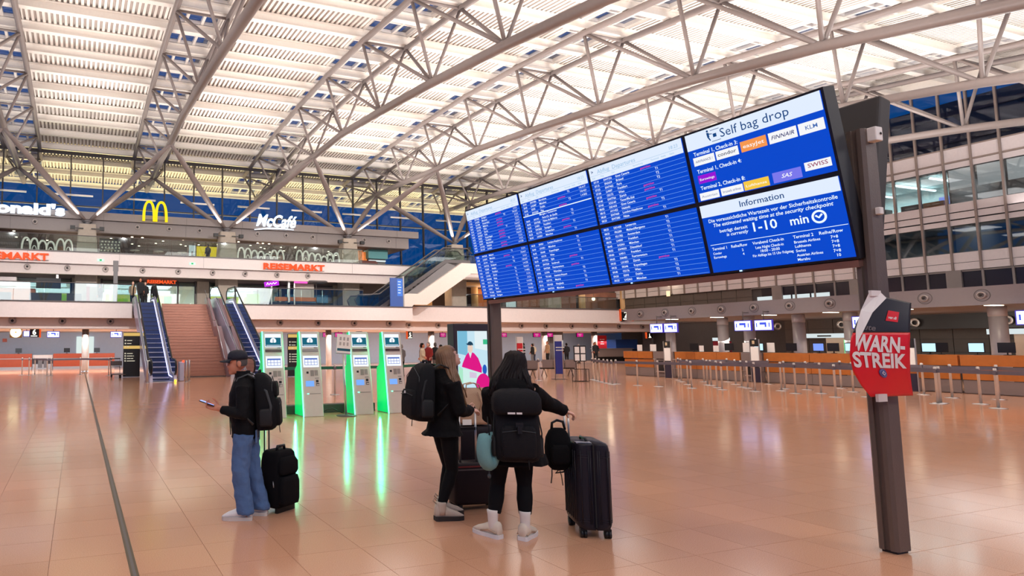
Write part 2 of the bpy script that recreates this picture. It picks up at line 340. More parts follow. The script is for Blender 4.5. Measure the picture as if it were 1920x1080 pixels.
# level 1 balcony front bands
b1=T(-15,3.05,38.5,3.3,4.2,m_cream,.5); b1b=T(9.35,22.15,38.5,3.3,4.2,m_cream,.5); b1c=T(22.0,44.3,41.6,3.38,4.5,m_cream,.5)
T(44.3,51.4,41.7,3.3,3.48,m_cream,.5)
for x0,x1,y in ((-15,3.05,38.46),(9.35,22.15,38.46)): T(x0,x1,y,4.2,4.28,m_rail,.3)
T(22.0,44.3,41.55,4.5,4.6,m_rail,.3)
# slabs
slab=MB().box(-15,3.05,38.8,52,3.3,4.05).box(9.35,22.1,38.8,52,3.3,4.05).box(3.05,9.35,39.0,52,3.3,4.05).box(22.1,51,42,52,3.3,4.05)
struct('floor_upper',slab,m_soff)
struct('ceiling_lower',MB().box(-15,22,39.6,52,2.66,2.72).box(22,51,42.7,52,2.66,2.72),m_soff)
wb=MB().box(-15,52,52,52.3,0,17,0); 
struct('wall_back',MB().box(-15,62,50.5,50.8,0,2.7),m_blue)
# level 2
lo2=T(-15,24.5,43.25,6.35,7.02,m_cream2,.3); nozzles(lo2,[-5.6,-3.2,-.78,1.63,4.06,6.47,8.9,11.26,13.67,16.08],43.25,6.76,.2)
up2=T(-15,25.4,43.0,7.03,7.78,m_cream,.4); T(-15,25.4,42.96,7.78,7.86,m_rail,.25)
for x in (-9,-3.2,2.5,8.2,13.9,19.6): T(x,x+.015,42.99,7.04,7.77,m_pinkw,.02)
struct('floor_restaurant',MB().box(-15,25.6,43.3,52,7.0,7.72),m_soff)
# restaurant fascia
r1=T(-15,26.6,45.0,10.42,10.95,m_pinkw,.4); r2=T(-15,25.8,45.25,9.55,10.4,m_pinkw,.4); nozzles(r2,[-2.96,3.83,6.08,8.3,12.74,15.05,17.25,21.71,23.92],45.25,10.08,.17)
for x in (-4.5,1.5,7.3,11.5,17.6,24.6): T(x,x+.02,44.99,10.43,10.94,m_rail,.02); T(x,x+.02,45.24,9.56,10.39,m_rail,.02)
struct('ceiling_restaurant',MB().box(-15,25.8,45.6,51.9,9.55,9.65),m_brown)
struct('roof_restaurant',MB().box(-15,26.6,45.2,51.9,10.9,10.98),m_pinkw)
mb=MB().box(-15,26.3,51.3,51.5,7.7,9.6)
wr=struct('wall_restaurant',mb,m_brown)
random.seed(3); m_pan=[mat('panel_tan',(150,112,84),.6),mat('panel_grey',(120,108,104),.6),mat('panel_maroon',(92,50,46),.6)]
for i in range(22):
    x=-6+i*1.45; MB().box(x,x+random.uniform(.5,1.2),51.15,51.3,7.75,random.uniform(8.6,9.5)).build('wall_panel',m_pan[i%3],wr)
cr=bpy.data.objects['ceiling_restaurant']; dl=MB().lathe([(.09,-.02),(.07,0)],n=10).mesh('downlight',g_warm)
for i in range(46): put('downlight',dl,cr,(random.uniform(-5,25),random.uniform(45.9,50.5),9.54))
# mirrored blank sections of restaurant glazing
# ---------- level 1 shops ----------
mw=MB().box(-15,22,50.2,50.4,4.05,6.5); sw=struct('wall_shop',mw,m_shopw)
def glowpanel(nm,x0,x1,z0,z1,m,y=50.15): return MB().box(x0,x1,y,y+.05,z0,z1).build(nm,m,sw)
for x0,x1 in ((-5,-.6),(1.9,6.9),(9.4,13.8)):
    glowpanel('wall_light_band',x0,x1,5.66,5.98,g_white); glowpanel('green_wall',x0,x1,4.1,5.6,g_yel)
    for k in range(3): MB().box(x0+.3,x1-.3,47.2+k*1.0,47.3+k*1.0,6.03,6.09).build('ceiling_tube',g_white,sw)
glowpanel('green_wall_panel',6.4,7.0,4.1,5.55,g_grn2,50.1); glowpanel('green_wall_panel',2.5,3.6,4.1,5.3,g_green,50.1); glowpanel('white_wall_unit',4.3,5.6,4.1,5.5,g_panel,50.1); glowpanel('green_wall_panel',-1.9,-.9,4.1,5.5,g_green,50.1); glowpanel('green_sign_panel',13.2,14.3,5.1,5.9,g_green,50.1)
shf=thing('display_shelf','orange display shelf unit behind the shop glass right of the escalators','shelf',(0,0,0))
for k in range(4): MB().box(10.35+k*.42,10.7+k*.42,48.6,48.9,4.1,5.5).build('shelf_bay',g_or,shf)
struct('ceiling_shop',MB().box(-15,22,46.3,50.4,6.1,6.2),m_soff)
T(-15,22,46.25,6.02,7.0,m_pinkw,.1)
gw=MB()
m_mull=mat('mullion_dark',(64,58,58),.4)
shopw=struct('window_1',MB().box(-15,22,46.18,46.24,6.28,6.34),m_mull)
for a,b in ((-6,-.55),(1.5,8.2),(9.25,14.7)):
    n=max(1,round((b-a)/2.2))
    for k in range(n): MB().box(a+(b-a)*k/n,a+(b-a)*(k+1)/n,46.2,46.21,4.05,6.3).build('pane',m_glass,shopw)
for x in (-.55,1.5,6.9,8.2,9.25,14.7): MB().box(x-.06,x+.06,46.1,46.3,4.05,6.4).build('mullion',m_mull,shopw)
for x0,x1 in ((8.3,9.2),(-.5,1.4),(19.3,21.1)): T(x0,x1,46.0,4.05,6.4,m_conc,.3)
# shutters right of shop
bs=struct('wall_kiosk_front',MB().box(15.0,19.2,46.3,46.4,4.05,7.0).box(19.2,25,46.35,46.4,4.05,7.0),m_pinkw)
m_mural=mat('blue_poster_wall',(104,142,168),.6,var=.3,scale=1.5,emi=(104,142,168),es=.25)
MB().box(15.3,18.9,46.2,46.26,4.1,5.6).build('poster_panel',m_mural,bs)
MB().box(21.4,24.3,46.2,46.26,4.1,5.5).build('poster_panel',mat('navy_panel',(54,66,116),.6),bs)
# ---------- level 1, right part: brick bistro and murals ----------
m_warmw=mat('warm_wall',(232,190,140),.6); m_mur=mat('brown_mural',(120,78,62),.6,var=.75,scale=1.3,emi=(120,78,62),es=.3); m_brick=mat('lit_brick',(190,110,60),.7,var=.35,scale=6)  # brown mural has emission added to brighten it, it is no lamp
rw=struct('wall_gallery',MB().box(23,56,47.5,47.8,4.05,7.7).box(50.6,56,47.0,47.5,0,17.6),m_dgrey)
for x0,x1,m in ((26.8,29.2,m_warmw),(29.2,33.2,m_brown),(33.4,36.2,m_brick),(38.2,45.0,m_mur),(45.6,50.0,m_mur)): MB().box(x0,x1,47.35,47.48,4.1,6.6).build('wall_panel',m,rw)
MB().box(37.0,38.0,47.3,47.4,4.1,6.4).build('lit_window',g_panel,rw)
for x in (33.2,45.2,50.3): MB().lathe([(.3,4.05),(.3,6.9)],c=(x,46.8,0),n=16).build('round_column',m_warmw,rw)
struct('trim_gallery',MB().box(23.2,40,46.2,47.5,6.7,7.8).box(23.2,27,43.5,47.5,6.9,7.8),m_cream2)
MB().box(23.5,34,44.5,46.2,6.75,6.85).build('soffit_light_panel',m_warmw,bpy.data.objects['trim_gallery'])
# balustrades (glass panes with a rail)
def balustrade(x0,x1,y,z,label,h=1.05,n=None):
    t=thing('glass_balustrade',label,'railing',(0,0,0))
    n=n or max(1,round((x1-x0)/1.6)); w=(x1-x0)/n
    for k in range(n): MB().box(x0+w*k+.01,x0+w*(k+1)-.01,y,y+.012,z,z+h).build('pane',m_glass,t)
    MB().tube((x0,y,z+h+.02),(x1,y,z+h+.02),.028).build('handrail',m_rail,t)
    return t
balustrade(-15,3.0,38.6,4.28,'glass railing of the first gallery left of the escalators')
balustrade(9.4,18.4,38.6,4.28,'glass railing of the first gallery between escalators and upper stair')
balustrade(28.8,44.2,41.7,4.6,'glass railing of the gallery behind the departure board post',.95)
balustrade(-15,20.5,43.1,7.86,'glass railing of the restaurant gallery above the orange lettering')
balustrade(27.5,33,43.3,7.86,'short glass railing beside the head of the upper escalator',1.0)
T(27.2,34,43.0,6.9,7.8,m_cream,.4); struct('floor_landing',MB().box(25.4,40,43.3,52,7.4,7.75),m_soff)
# ---------- glazed rear facade ----------
gf=struct('window_2',MB().box(-15,50,51.95,52.1,12.75,12.85).box(-15,50,51.95,52.15,16.95,17.2).box(-15,50,51.95,52.1,8.6,8.68),m_mull)
for i in range(26): 
    x=-13.2+i*2.47; MB().box(x,x+2.45,52.0,52.02,7.7,17.0).build('pane',m_bglass,gf)
for i in range(27):
    x=-13.2+i*2.47; MB().box(x-.05,x+.05,51.85,52.1,7.7,17.0).build('mullion',m_mull,gf)
for i in range(13): 
    x=-11.9+i*4.94; MB().box(x,x+2.9,51.7,51.8,13.55,13.68).build('transom_tube',m_alu,gf)
# ---------- right: low roof over the counters and the office wall ----------
rf=struct('wall_right',MB().box(28,28.3,-6,25.9,2.88,3.5).box(28.3,50,-6,26.5,3.38,3.5),m_gfas); nozzles(rf,[25.0-1.462*k for k in range(20)],28,3.2,.115,'x')
rings=MB().lathe([(.205,-.004),(.195,-.01),(.185,-.004)],n=24,ax='y',cap=False).xf(M.Rotation(-PI/2,4,'Z')).mesh('nozzle_plate_ring',m_rail)
for k in range(20): put('nozzle_plate_ring',rings,rf,(28,25.0-1.462*k,3.2))
struct('ceiling_counter',MB().box(28.3,40,-6,26.3,2.9,2.95),m_gfas)
cc=bpy.data.objects['ceiling_counter']; dl2=MB().box(-.3,.3,-.12,.12,-.01,.0).mesh('soffit_lamp',g_warm)
for k in range(11): put('soffit_lamp',dl2,cc,(29.0,24-2.4*k,2.895))
m_tile=mat('dark_wall_tile',(98,88,82),.55,var=.1)
wt=struct('wall_counter',MB().box(38.1,38.4,-6,27,0,2.95),m_dgrey)
tm=MB().box(0,.05,.012,1.188,.012,.588).mesh('wall_tile',m_tile)
for i in range(22):
    for j in range(5): put('wall_tile',tm,wt,(38.05,-2+i*1.2,j*.6))
# office wall X=50
ow=struct('wall_office',MB().box(50.25,50.5,-6,47,0,6.0).box(50.3,50.5,-6,47,9.05,9.6).box(50.3,50.5,-6,47,12.1,12.6).box(50.25,50.5,-6,47,6.0,6.4),m_dgrey)
tm2=MB().box(0,.06,.015,1.225,.015,.605).mesh('wall_tile',m_tile)
for i in range(10):
    for j in range(8): put('wall_tile',tm2,ow,(50.19,34.4+i*1.24,3.4+j*.62))
m_spand=mat('pale_spandrel',(226,216,216),.4); m_mul2=mat('office_mullion',(150,134,126),.4); m_off=mat('office_dark',(92,92,92),.7,var=.4,scale=.6); m_cool=mat('office_cool_white',(205,222,220),.7); m_drk=mat('pane_dark',(40,36,46),.15)
g_off=glow('office_ceiling_light',(225,250,250),6); m_blind=mat('white_blind',(225,226,224),.6,emi=(225,226,224),es=.4)  # emission on the blinds stands in for light falling on them
gwin=struct('window_3',MB().box(50.0,50.12,4,34.4,12.5,12.6).box(50.0,50.12,4,34.4,13.36,13.44),m_mul2)
zs=[(5.95,6.4,m_spand),(6.4,7.02,m_spand),(8.66,9.0,m_spand),(9.05,9.45,m_spand),(9.48,10.03,m_spand),(12.14,12.5,m_spand),(12.56,13.38,m_spand)]
ys=[4.6+1.265*k for k in range(34)]
for y in ys:
    for z0,z1,m in zs: MB().box(50.03,50.1,y+.04,y+1.225,z0+.015,z1-.015).build('spandrel_panel',m,gwin)
    MB().box(49.93,50.12,y-.05,y+.05,5.95,17.6).build('mullion',m_mul2,gwin)
    for z0,z1 in ((7.05,8.64),(10.05,12.1),(13.45,17.4)): MB().box(50.06,50.07,y+.05,y+1.215,z0,z1).build('pane',m_oglass if z0<13 else m_bglass,gwin)
# office rooms behind
rm=struct('wall_office_rooms',MB().box(56,56.2,-6,36,6.4,18).box(50.3,56,-6,36,8.95,9.05).box(50.3,56,-6,36,12.3,12.4).box(50.3,56,22.2,22.3,6.4,12.3).box(50.3,56,-6,36,6.3,6.45).box(50.3,56,-6,36,9.9,10.0),m_off)
MB().box(55.8,55.98,22.3,36,10,12.3).box(50.35,55.8,22.3,36,12.2,12.3).build('lit_office_lining',m_cool,rm)
for y in (23.3,25.2,27.4): MB().box(50.8,55.4,y,y+.1,11.95,12.05).build('ceiling_tube',g_off,rm)
bl=MB().box(50.2,50.22,0,1.15,10.9,12.1).mesh('window_blind',m_blind)
for y in ys:
    if 17<y<22: put('window_blind',bl,rm,(0,y,0))
m_steeld=mat('dark_roof_steel',(58,56,70),.5,var=.5,scale=.5)
for k in range(9): MB().tube((52.5,4+k*3.6,14.5),(55,6.2+k*3.6,16.8),.25).build('dark_beam',m_steeld,rm)
MB().box(53.5,53.9,-4,36,14.6,15.0).box(52.2,52.5,-4,36,16.0,16.3).build('dark_beam',m_steeld,rm)
desk=[(50.9,24.0,m_dgrey),(51.0,22.9,m_wood),(50.9,25.8,m_dgrey)]
for x,y,m in desk: MB().box(x,x+.7,y,y+1.0,10,10.5).build('office_furniture',m,rm)
MB().box(51.2,51.25,22.4,23.2,10.25,10.75).build('office_screen',glow('office_screen_blue',(150,170,255),1.2),rm)
# lower office strip windows
lw=struct('window_4',MB().box(50.05,50.2,-4,34.4,4.7,4.8).box(50.05,50.2,-4,34.4,5.85,5.93),m_pinkw)
for k in range(29):
    y=-3+1.265*k
    MB().box(50.1,50.12,y+.05,y+1.2,4.8,5.85).build('pane',m_drk,lw)
    MB().box(50.02,50.15,y-.05,y+.05,4.7,5.95).build('mullion',m_pinkw,lw)
    if k%4==0: MB().box(49.95,50.15,y-.35,y+.35,4.7,5.95).build('pier',m_pinkw,lw)
for k in range(4): MB().box(50.08,50.1,29+k*1.27,30.15+k*1.27,4.82,5.2).build('lit_blind',g_panel,lw)
# ---------- stairs and escalators ----------
m_stair=mat('red_stone_stair',(182,132,114),.4,var=.1); m_step=mat('escalator_step_blue',(46,62,108),.45,.2); m_stepe=mat('step_edge',(24,28,46),.5); m_esc=mat('escalator_cladding',(206,206,230),.3,.4); m_hand=mat('rubber_handrail',(18,18,22),.35)
g_lav=glow('lavender_light',(196,198,255),3.0)
st=thing('staircase','wide red stone staircase with a landing between the two escalators','stairs',(0,0,0))
def flight(y0,y1,z0,z1,n):
    for i in range(n):
        y=y0+(y1-y0)*i/n; z=z0+(z1-z0)*(i+1)/n; h=(z1-z0)/n
        MB().box(4.78,7.5,y,y1 if i==n-1 else y+(y1-y0)/n+.03,z-h,z-.02).box(4.78,7.5,y-.02,y+.05,z-.02,z).box(4.78,7.5,y+.05,y+(y1-y0)/n,z-.02,z).build('step',m_stair,st)
flight(32.8,35.2,0,2.18,13); MB().box(4.78,7.5,35.2,36.0,2.0,2.18).build('landing',m_stair,st); flight(36.0,38.6,2.18,4.2,12); MB().box(4.78,7.5,35.17,35.2,2.08,2.16).build('nosing_shadow_strip',m_rail,st); MB().box(4.78,7.5,32.76,32.8,0,.05).build('nosing_shadow_strip',m_rail,st)  # dark strips stand in for the shadow lines under the nosings
side=[(32.6,0),(38.9,0),(38.9,4.6),(38.4,4.6),(36.0,2.75),(35.0,2.75),(32.6,.5)]
MB().prism(side,lambda p,x:(x,p[0],p[1]),7.5,7.72).build('side_wall',mat('stair_side_mauve',(150,120,124),.4),st)
MB().path([(7.45,32.9,.95),(7.45,35.2,3.1),(7.45,36.0,3.1),(7.45,38.5,5.1)],.025).build('handrail',m_steel,st)
es=thing('escalator','escalator with dark blue steps left of the red staircase','escalator',(0,0,0),0,'escalators beside the stairs')
x0,x1=3.25,4.2; Y0,Y1=30.7,37.8; SL=4.2/(Y1-Y0)
for i in range(24):
    y=29.6+i*.41; z0=max(0,(y-Y0)*SL); z1=min(4.2,max(0.01,(y+.41-Y0)*SL)); zz=max(z1,.012)
    if y>38.6: break
    MB().box(x0,x1,y,y+.41,max(0,zz-.35),zz).box(x0,x1,y-.004,y+.012,max(0,zz-.03),zz+.004,1).build('step',[m_step,m_stepe],es)
for s,x in ((-1,x0),(1,x1)):
    xa,xb=(x-.14,x) if s<0 else (x,x+.14)
    prof=[(28.95,.0),(29.1,.3),(30.4,.34),(37.7,4.55),(39.6,4.55),(39.6,3.9),(38.2,3.6),(31.0,0)]
    MB().prism(prof,lambda p,xx:(xx,p[0],p[1]),xa,xb).build('skirt_cladding',m_esc,es)
    gl=[(29.1,.3),(28.85,.6),(28.95,.88),(29.2,.98),(30.2,1.0),(37.4,5.22),(39.2,5.25),(39.5,5.05),(39.6,4.55),(37.7,4.55),(30.4,.34)]
    xm=(xa+xb)/2
    MB().prism(gl,lambda p,xx:(xx,p[0],p[1]),xm-.006,xm+.006).build('glass_side',m_glass,es)
    hp=[(29.2,.3),(28.9,.42),(28.78,.65),(28.88,.9),(29.2,1.02),(30.2,1.04),(37.4,5.26),(39.2,5.29),(39.6,5.1),(39.66,4.8),(39.5,4.55)]
    MB().path([(xm,a,b) for a,b in hp],.045,8).build('handrail',m_hand,es)
    MB().path([(xm,29.3,.32),(xm,30.4,.37),(xm,37.7,4.58),(xm,39.5,4.58)],.035).build('trim_profile',m_steel,es)
for x in (x0+.012,x1-.012): MB().path([(x,29.6,.2),(x,30.6,.24),(x,37.6,4.36),(x,38.6,4.4)],.02,6).build('skirt_light',g_lav,es)
MB().box(x0,x1,28.9,29.62,0,.012).build('comb_plate',m_alu,es)
MB().prism([(29.2,0.0),(31,.0),(38.4,3.5),(38.9,3.5),(38.9,4.0),(37.5,4.0),(30.6,0.02)],lambda p,xx:(xx,p[0],p[1]),x0-.1,x1+.1).build('truss_casing',m_esc,es)
MB().box(x1+.02,x1+.1,28.85,28.95,.02,.1).build('status_light',glow('amber_status',(255,200,40),4),es)
dup(es,(4.82,0,0),label='escalator with dark blue steps between the red staircase and the first kiosk')
def bollard(x,y,label):
    b=thing('bollard',label,'bollard',(x,y,0),0,'steel bollards at the escalators'); MB().lathe([(.05,0),(.05,.96),(.04,.98),(.01,.985)],n=14).build('tube',m_alu,b); MB().lathe([(.09,0),(.09,.012),(.05,.015)],n=14).build('base_ring',m_steel,b); return b
bollard(2.95,28.5,'steel bollard at the left foot of the left escalator'); bollard(4.68,28.5,'steel bollard at the right foot of the left escalator'); bollard(4.98,29.5,'steel bollard at the foot of the stairs beside a red lamp'); bollard(7.35,29.0,'steel bollard just behind the capped man, before the second escalator')
ap=thing('access_post','low steel post with red lamp beside the staircase foot','post',(4.62,29.6,0)); MB().box(-.12,.12,-.2,.2,0,.9).build('housing',m_esc,ap,bev=.03); MB().ell((.07,-.21,.92),(.05,.03,.05)).build('red_lamp',glow('red_lamp',(255,50,30),6),ap)
# ---------- round columns under the galleries ----------
def column(x,y,z,r,m,label):
    c=thing('round_column',label,'column',(x,y,0),0,'round columns under the galleries'); MB().lathe([(r,0),(r,z-.35)],n=24).build('shaft',m,c); MB().lathe([(r*1.12,0),(r*1.12,.12),(r,.13)],n=24).build('foot_ring',m_steel,c); MB().lathe([(r*.98,z-.35),(r*1.03,z-.33),(r*1.03,z)],n=24).build('capital',m_rail if m is m_white else m,c); return c
for x,l in ((.43,'white round column before the left check-in desks'),(10.4,'white round column behind the first kiosk'),(16.5,'white round column seen between the second kiosk and the instruction stand')): column(x,40.3,2.68,.2,m_white,l)
for x,l in ((20.3,'white round column seen right of the third kiosk'),(26.6,'white round column left of the advertising pillar'),(37.7,'white round column above the red pylon'),(43.1,'white round column left of the red banner at the rear desks')): column(x,43.4,2.68,.24,m_white,l)
m_gcol=mat('grey_column',(196,190,194),.35,.1)
for y,l in ((24.97,'grey round column nearest the back wall behind the counters'),(22.08,'grey round column behind the middle wooden counter'),(20.8,'grey round column behind the pair of info monitors'),(18.65,'grey round column behind the middle of the long counter'),(16.7,'grey round column seen left of the strike poster'),(12.35,'grey round column near the right edge behind the counter')): column(30,y,2.9,.23,m_gcol,l)
# ---------- wayfinding totems ----------
m_sign=mat('sign_black',(26,25,24),.4); g_sy=glow('sign_yellow',(236,196,112),.85); g_sw=glow('sign_white_print',(235,225,200),.8)
def totem(x,y,w,h,label,rz=0):
    t=thing('wayfinding_totem',label,'sign',(x,y,0),rz,'black wayfinding totems')
    MB().box(-w/2,w/2,-.06,.06,0.02,h).build('panel',m_sign,t); MB().box(-w/2-.02,w/2+.02,-.07,.07,0,.03).build('base',m_steel,t)
    p=MB().box(-w/2,w/2,-.066,-.06,h-.2,h-.03).box(-w/2,w/2,-.066,-.06,h*.63,h*.63+.16); p.build('yellow_band',g_sy,t)
    p=MB()
    for k in range(7):
        z=h*.6-.14-k*.13 if k<4 else h-.4-(k-4)*.16
        p.box(-w/2+.06,-w/2+.13,-.066,-.06,z-.07,z); scrib(p,['Check-in','Terminal 1','Gates A+B','Information','Ausgang','Parken','Bus'][k],frame((-w/2+.18,-.067,z-.065),(1,0,0),(0,0,1)),.075)
    p.build('print',g_sw,t); return t
totem(2.71,34.2,.86,2.37,'black and yellow wayfinding totem left of the escalator'); totem(10.8,31.2,.68,2.25,'black and yellow wayfinding totem between the first two kiosks')
# ---------- luggage trolleys ----------
m_wire=mat('trolley_chrome',(150,146,150),.3,.9)
def trolley(x,y,label,rz=0):
    t=thing('luggage_trolley',label,'trolley',(x,y,0),rz)
    f=MB()
    for s in (-.25,.25): f.path([(s,-.45,.18),(s,.35,.16),(s,.42,.95)],.018)
    f.path([(-.25,-.45,.18),(.25,-.45,.18)],.018).path([(-.25,.38,.55),(.25,.38,.55)],.015).path([(-.25,.4,.75),(.25,.4,.75)],.015); f.build('frame',m_wire,t)
    MB().box(-.24,.24,-.42,.32,.18,.2).build('deck',m_dgrey,t); MB().box(-.24,.24,.05,.38,.62,.86).build('basket',m_rail,t)
    MB().path([(-.3,.46,.98),(.3,.46,.98)],.025).build('push_bar',m_black,t)
    w=MB().lathe([(.01,-.02),(.09,-.02),(.09,.02),(.01,.02)],ax='x',n=14).mesh('wheel',m_black)
    for p in ((-.22,.3,.09),(.22,.3,.09),(0,-.4,.09)): put('wheel',w,t,p)
trolley(2.0,33.9,'chrome luggage trolley parked left of the wayfinding totem',.3)
# ---------- left check-in desks ----------
m_steelp=mat('steel_plinth',(190,184,180),.3,.6); m_screen=mat('monitor_black',(24,22,26),.3)
def desk(x0,x1,y,label,grp,zt_=1.06,zm=.16,m=m_rwood):
    t=thing('check_in_desk',label,'counter',((x0+x1)/2,y,0),0,grp); w=(x1-x0)/2
    MB().box(-w,w,0,.06,zm,zt_-.2).box(-w,w,-.03,.05,zt_-.2,zt_).build('front_panel',m,t); MB().box(-w,w,.02,.6,0,zm).build('plinth',m_steelp,t)
    MB().box(-w,w,-.05,.55,zt_,zt_+.03).build('desk_top',m,t); MB().box(-w,w,-.08,-.03,.72,.76).build('bag_shelf',m_steelp,t); return t
G='red wooden desks under the left gallery'
desk(-5.6,-3.09,48.5,'red wooden check-in desk at the left frame edge',G); desk(-1.66,.28,48.5,'red wooden check-in desk left of the white column',G); desk(.8,2.61,48.5,'red wooden check-in desk beside the trolley and totem',G)
def weigh(x0,x1,y,label):
    t=thing('baggage_conveyor',label,'conveyor',((x0+x1)/2,y,0)); w=(x1-x0)/2
    MB().box(-w,w,0,.5,0,.35).build('steel_front',m_steelp,t); MB().box(-w*.45,-.02,-.02,0,.08,.75).box(.08,w*.5,-.02,0,.08,.75).build('dark_opening',m_grey,t); MB().box(-w,w,.1,.8,.75,1.0).build('white_housing',m_white,t)
weigh(-3.05,-1.7,48.6,'white baggage conveyor between the first two red desks')
def pcscreen(x,y,z,label,g='desk monitors seen from behind',rz=0,on=False,w=.42,m=None):
    t=thing('desk_monitor',label,'monitor',(x,y,z),rz,g); MB().box(-w/2,w/2,0,.03,.08,.4).build('case',m_screen,t); MB().lathe([(.1,0),(.1,.012),(.02,.02),(.02,.12)],c=(0,.05,0),n=10).build('stand',m_screen,t)
    if on: MB().box(-w/2+.02,w/2-.02,-.004,0,.1,.38).build('lit_screen',m or g_scr,t)
    return t
g_scr=glow('screen_cool',(190,232,250),1.3); g_scrb=glow('screen_blue',(120,150,240),1.2)
pcscreen(-4.0,48.7,1.09,'black monitor on the leftmost red desk'); pcscreen(-.75,48.7,1.09,'black monitor on the red desk left of the white column'); pcscreen(1.35,48.7,1.09,'black monitor on the red desk beside the trolley')
# ---------- hanging monitors and signs under the left gallery ----------
g_mon=glow('info_monitor_white',(196,204,255),2.6); g_mag=glow('magenta_screen',(205,20,130),1.0); g_monb=glow('info_monitor_blue',(70,90,230),1.1)
m_frb=mat('monitor_frame_violet',(60,50,120),.4,emi=(70,60,220),es=.5)
def hang(x,y,z,w,h,label,g,face,rz=0,extra=None,drop=.3):
    t=thing('hanging_monitor',label,'monitor',(x,y,z),rz,g)
    MB().box(-w/2-.03,w/2+.03,.0,.08,-h/2-.03,h/2+.03).build('case',m_frb if face is g_mon else m_screen,t); MB().box(-w/2,w/2,-.006,0,-h/2,h/2).build('lit_screen',face,t)
    MB().tube((0,.05,h/2),(0,.05,h/2+drop),.02).build('hanger_rod',m_rail,t)
    if rz: MB().tube((0,.05,h/2+.38),(0,.5,h/2+.38),.02).build('wall_arm',m_rail,t)
    if extra: extra(t,w,h)
def wing(t,w,h): MB().box(-w*.2,w*.12,-.01,-.006,.02,h*.3).box(w*.1,w*.2,-.01,-.006,-h*.2,h*.3).box(-w*.42,-w*.36,-.01,-.006,-h*.2,h*.25).box(w*.34,w*.4,-.01,-.006,-h*.2,h*.25).build('screen_graphic',g_monb,t)
GM='lit check-in monitors under the left gallery'
hang(-1.42,40.4,2.35,.66,.32,'lit white monitor hanging right of the sign reading six',GM,g_mon,0,wing); hang(2.25,40.4,2.35,.64,.32,'lit white monitor hanging beside the wayfinding totem',GM,g_mon,0,wing); hang(-2.95,40.9,2.4,.3,.3,'narrow lit monitor edge left of the sign reading six',GM,g_mon)
def maglet(t,w,h):
    p=MB(); scrib(p,'eurowings',frame((0,-.008,h*.1),(1,0,0),(0,0,1)),h*.24,'c'); scrib(p,'Check-in',frame((0,-.008,-h*.3),(1,0,0),(0,0,1)),h*.2,'c'); p.build('lettering',g_sw,t)
GG='magenta check-in monitors at the rear desks'
for x,w,l in ((17.95,.6,'magenta monitor hanging between second kiosk and instruction stand'),(18.95,.6,'magenta monitor just above the instruction stand panel'),(28.2,.5,'magenta monitor left of the advertising pillar top'),(34.2,.5,'magenta monitor just right of the board post'),(37.6,.7,'magenta monitor above the red pylon'),(39.0,.6,'magenta monitor above the blue pylon'),(42.3,.7,'magenta monitor right of the blue pylon')): hang(x,44.2,2.4,w,.32,l,GG,g_mag,0,maglet,.25)
def numsign(x,y,z,s,label,w=.62,h=.56,rz=0,side=1,sub='Check-in'):
    t=thing('number_sign',label,'sign',(x,y,z),rz); MB().box(-w/2,w/2,-.05,.05,-h/2,h/2).build('black_panel',m_sign,t); MB().box(*((w/2-.1,w/2) if side>0 else (-w/2,-w/2+.1)),-.06,.06,-h/2-.02,h/2+.04).build('red_edge',glow('edge_red',(236,88,40),1.0),t)
    p=MB(); text(p,s,frame((-.06*side,-.055,-h*.22),(1,0,0),(0,0,1)),h*.8,'c',.02); scrib(p,sub,frame((-.06*side,-.055,-h*.42),(1,0,0),(0,0,1)),h*.16,'c'); p.build('lettering',glow('numeral_white',(255,250,230),2.2),t)
    MB().tube((0,0,h/2),(0,0,h/2+.15),.02).build('hanger_rod',m_rail,t)
numsign(-2.42,40.4,2.46,'6','black check-in sign with a white numeral six'); numsign(24.4,43.0,2.36,'5','black check-in sign with a white numeral five above the waiting crowd',.5,.56,0,-1)
numsign(44.7,41.5,4.08,'2','black terminal sign with a lit numeral two at the gallery corner',1.1,.95,0,-1,'Terminal'); numsign(46.3,41.8,4.05,'2','dim terminal sign with a pale numeral two on the grey fascia',.9,.9,PI,1,'Terminal')
clk=thing('round_lamp_sign','warm glowing round disc in a square housing left of the six','sign',(-3.5,40.4,2.48)); MB().box(-.33,.33,0,.1,-.33,.33).build('housing',mat('amber_case',(150,110,60),.5),clk); MB().lathe([(.31,-.05),(.001,-.055)],n=28,ax='y').build('lit_disc',glow('warm_disc',(255,240,190),3),clk); MB().lathe([(.05,-.07),(.001,-.08)],n=10,ax='y').build('hub',glow('disc_hub',(250,190,120),1),clk); MB().tube((0,.05,.33),(0,.05,.6),.02).build('hanger_rod',m_rail,clk)
MB().box(-.11,1.16,50.42,50.48,0,2.35).build('lit_glass_door',glow('lit_door_white',(222,236,232),1.0),bpy.data.objects['wall_back']); MB().box(-5.25,-4.95,50.42,50.48,1.95,2.2).build('wall_plate',m_rwood,bpy.data.objects['wall_back'])
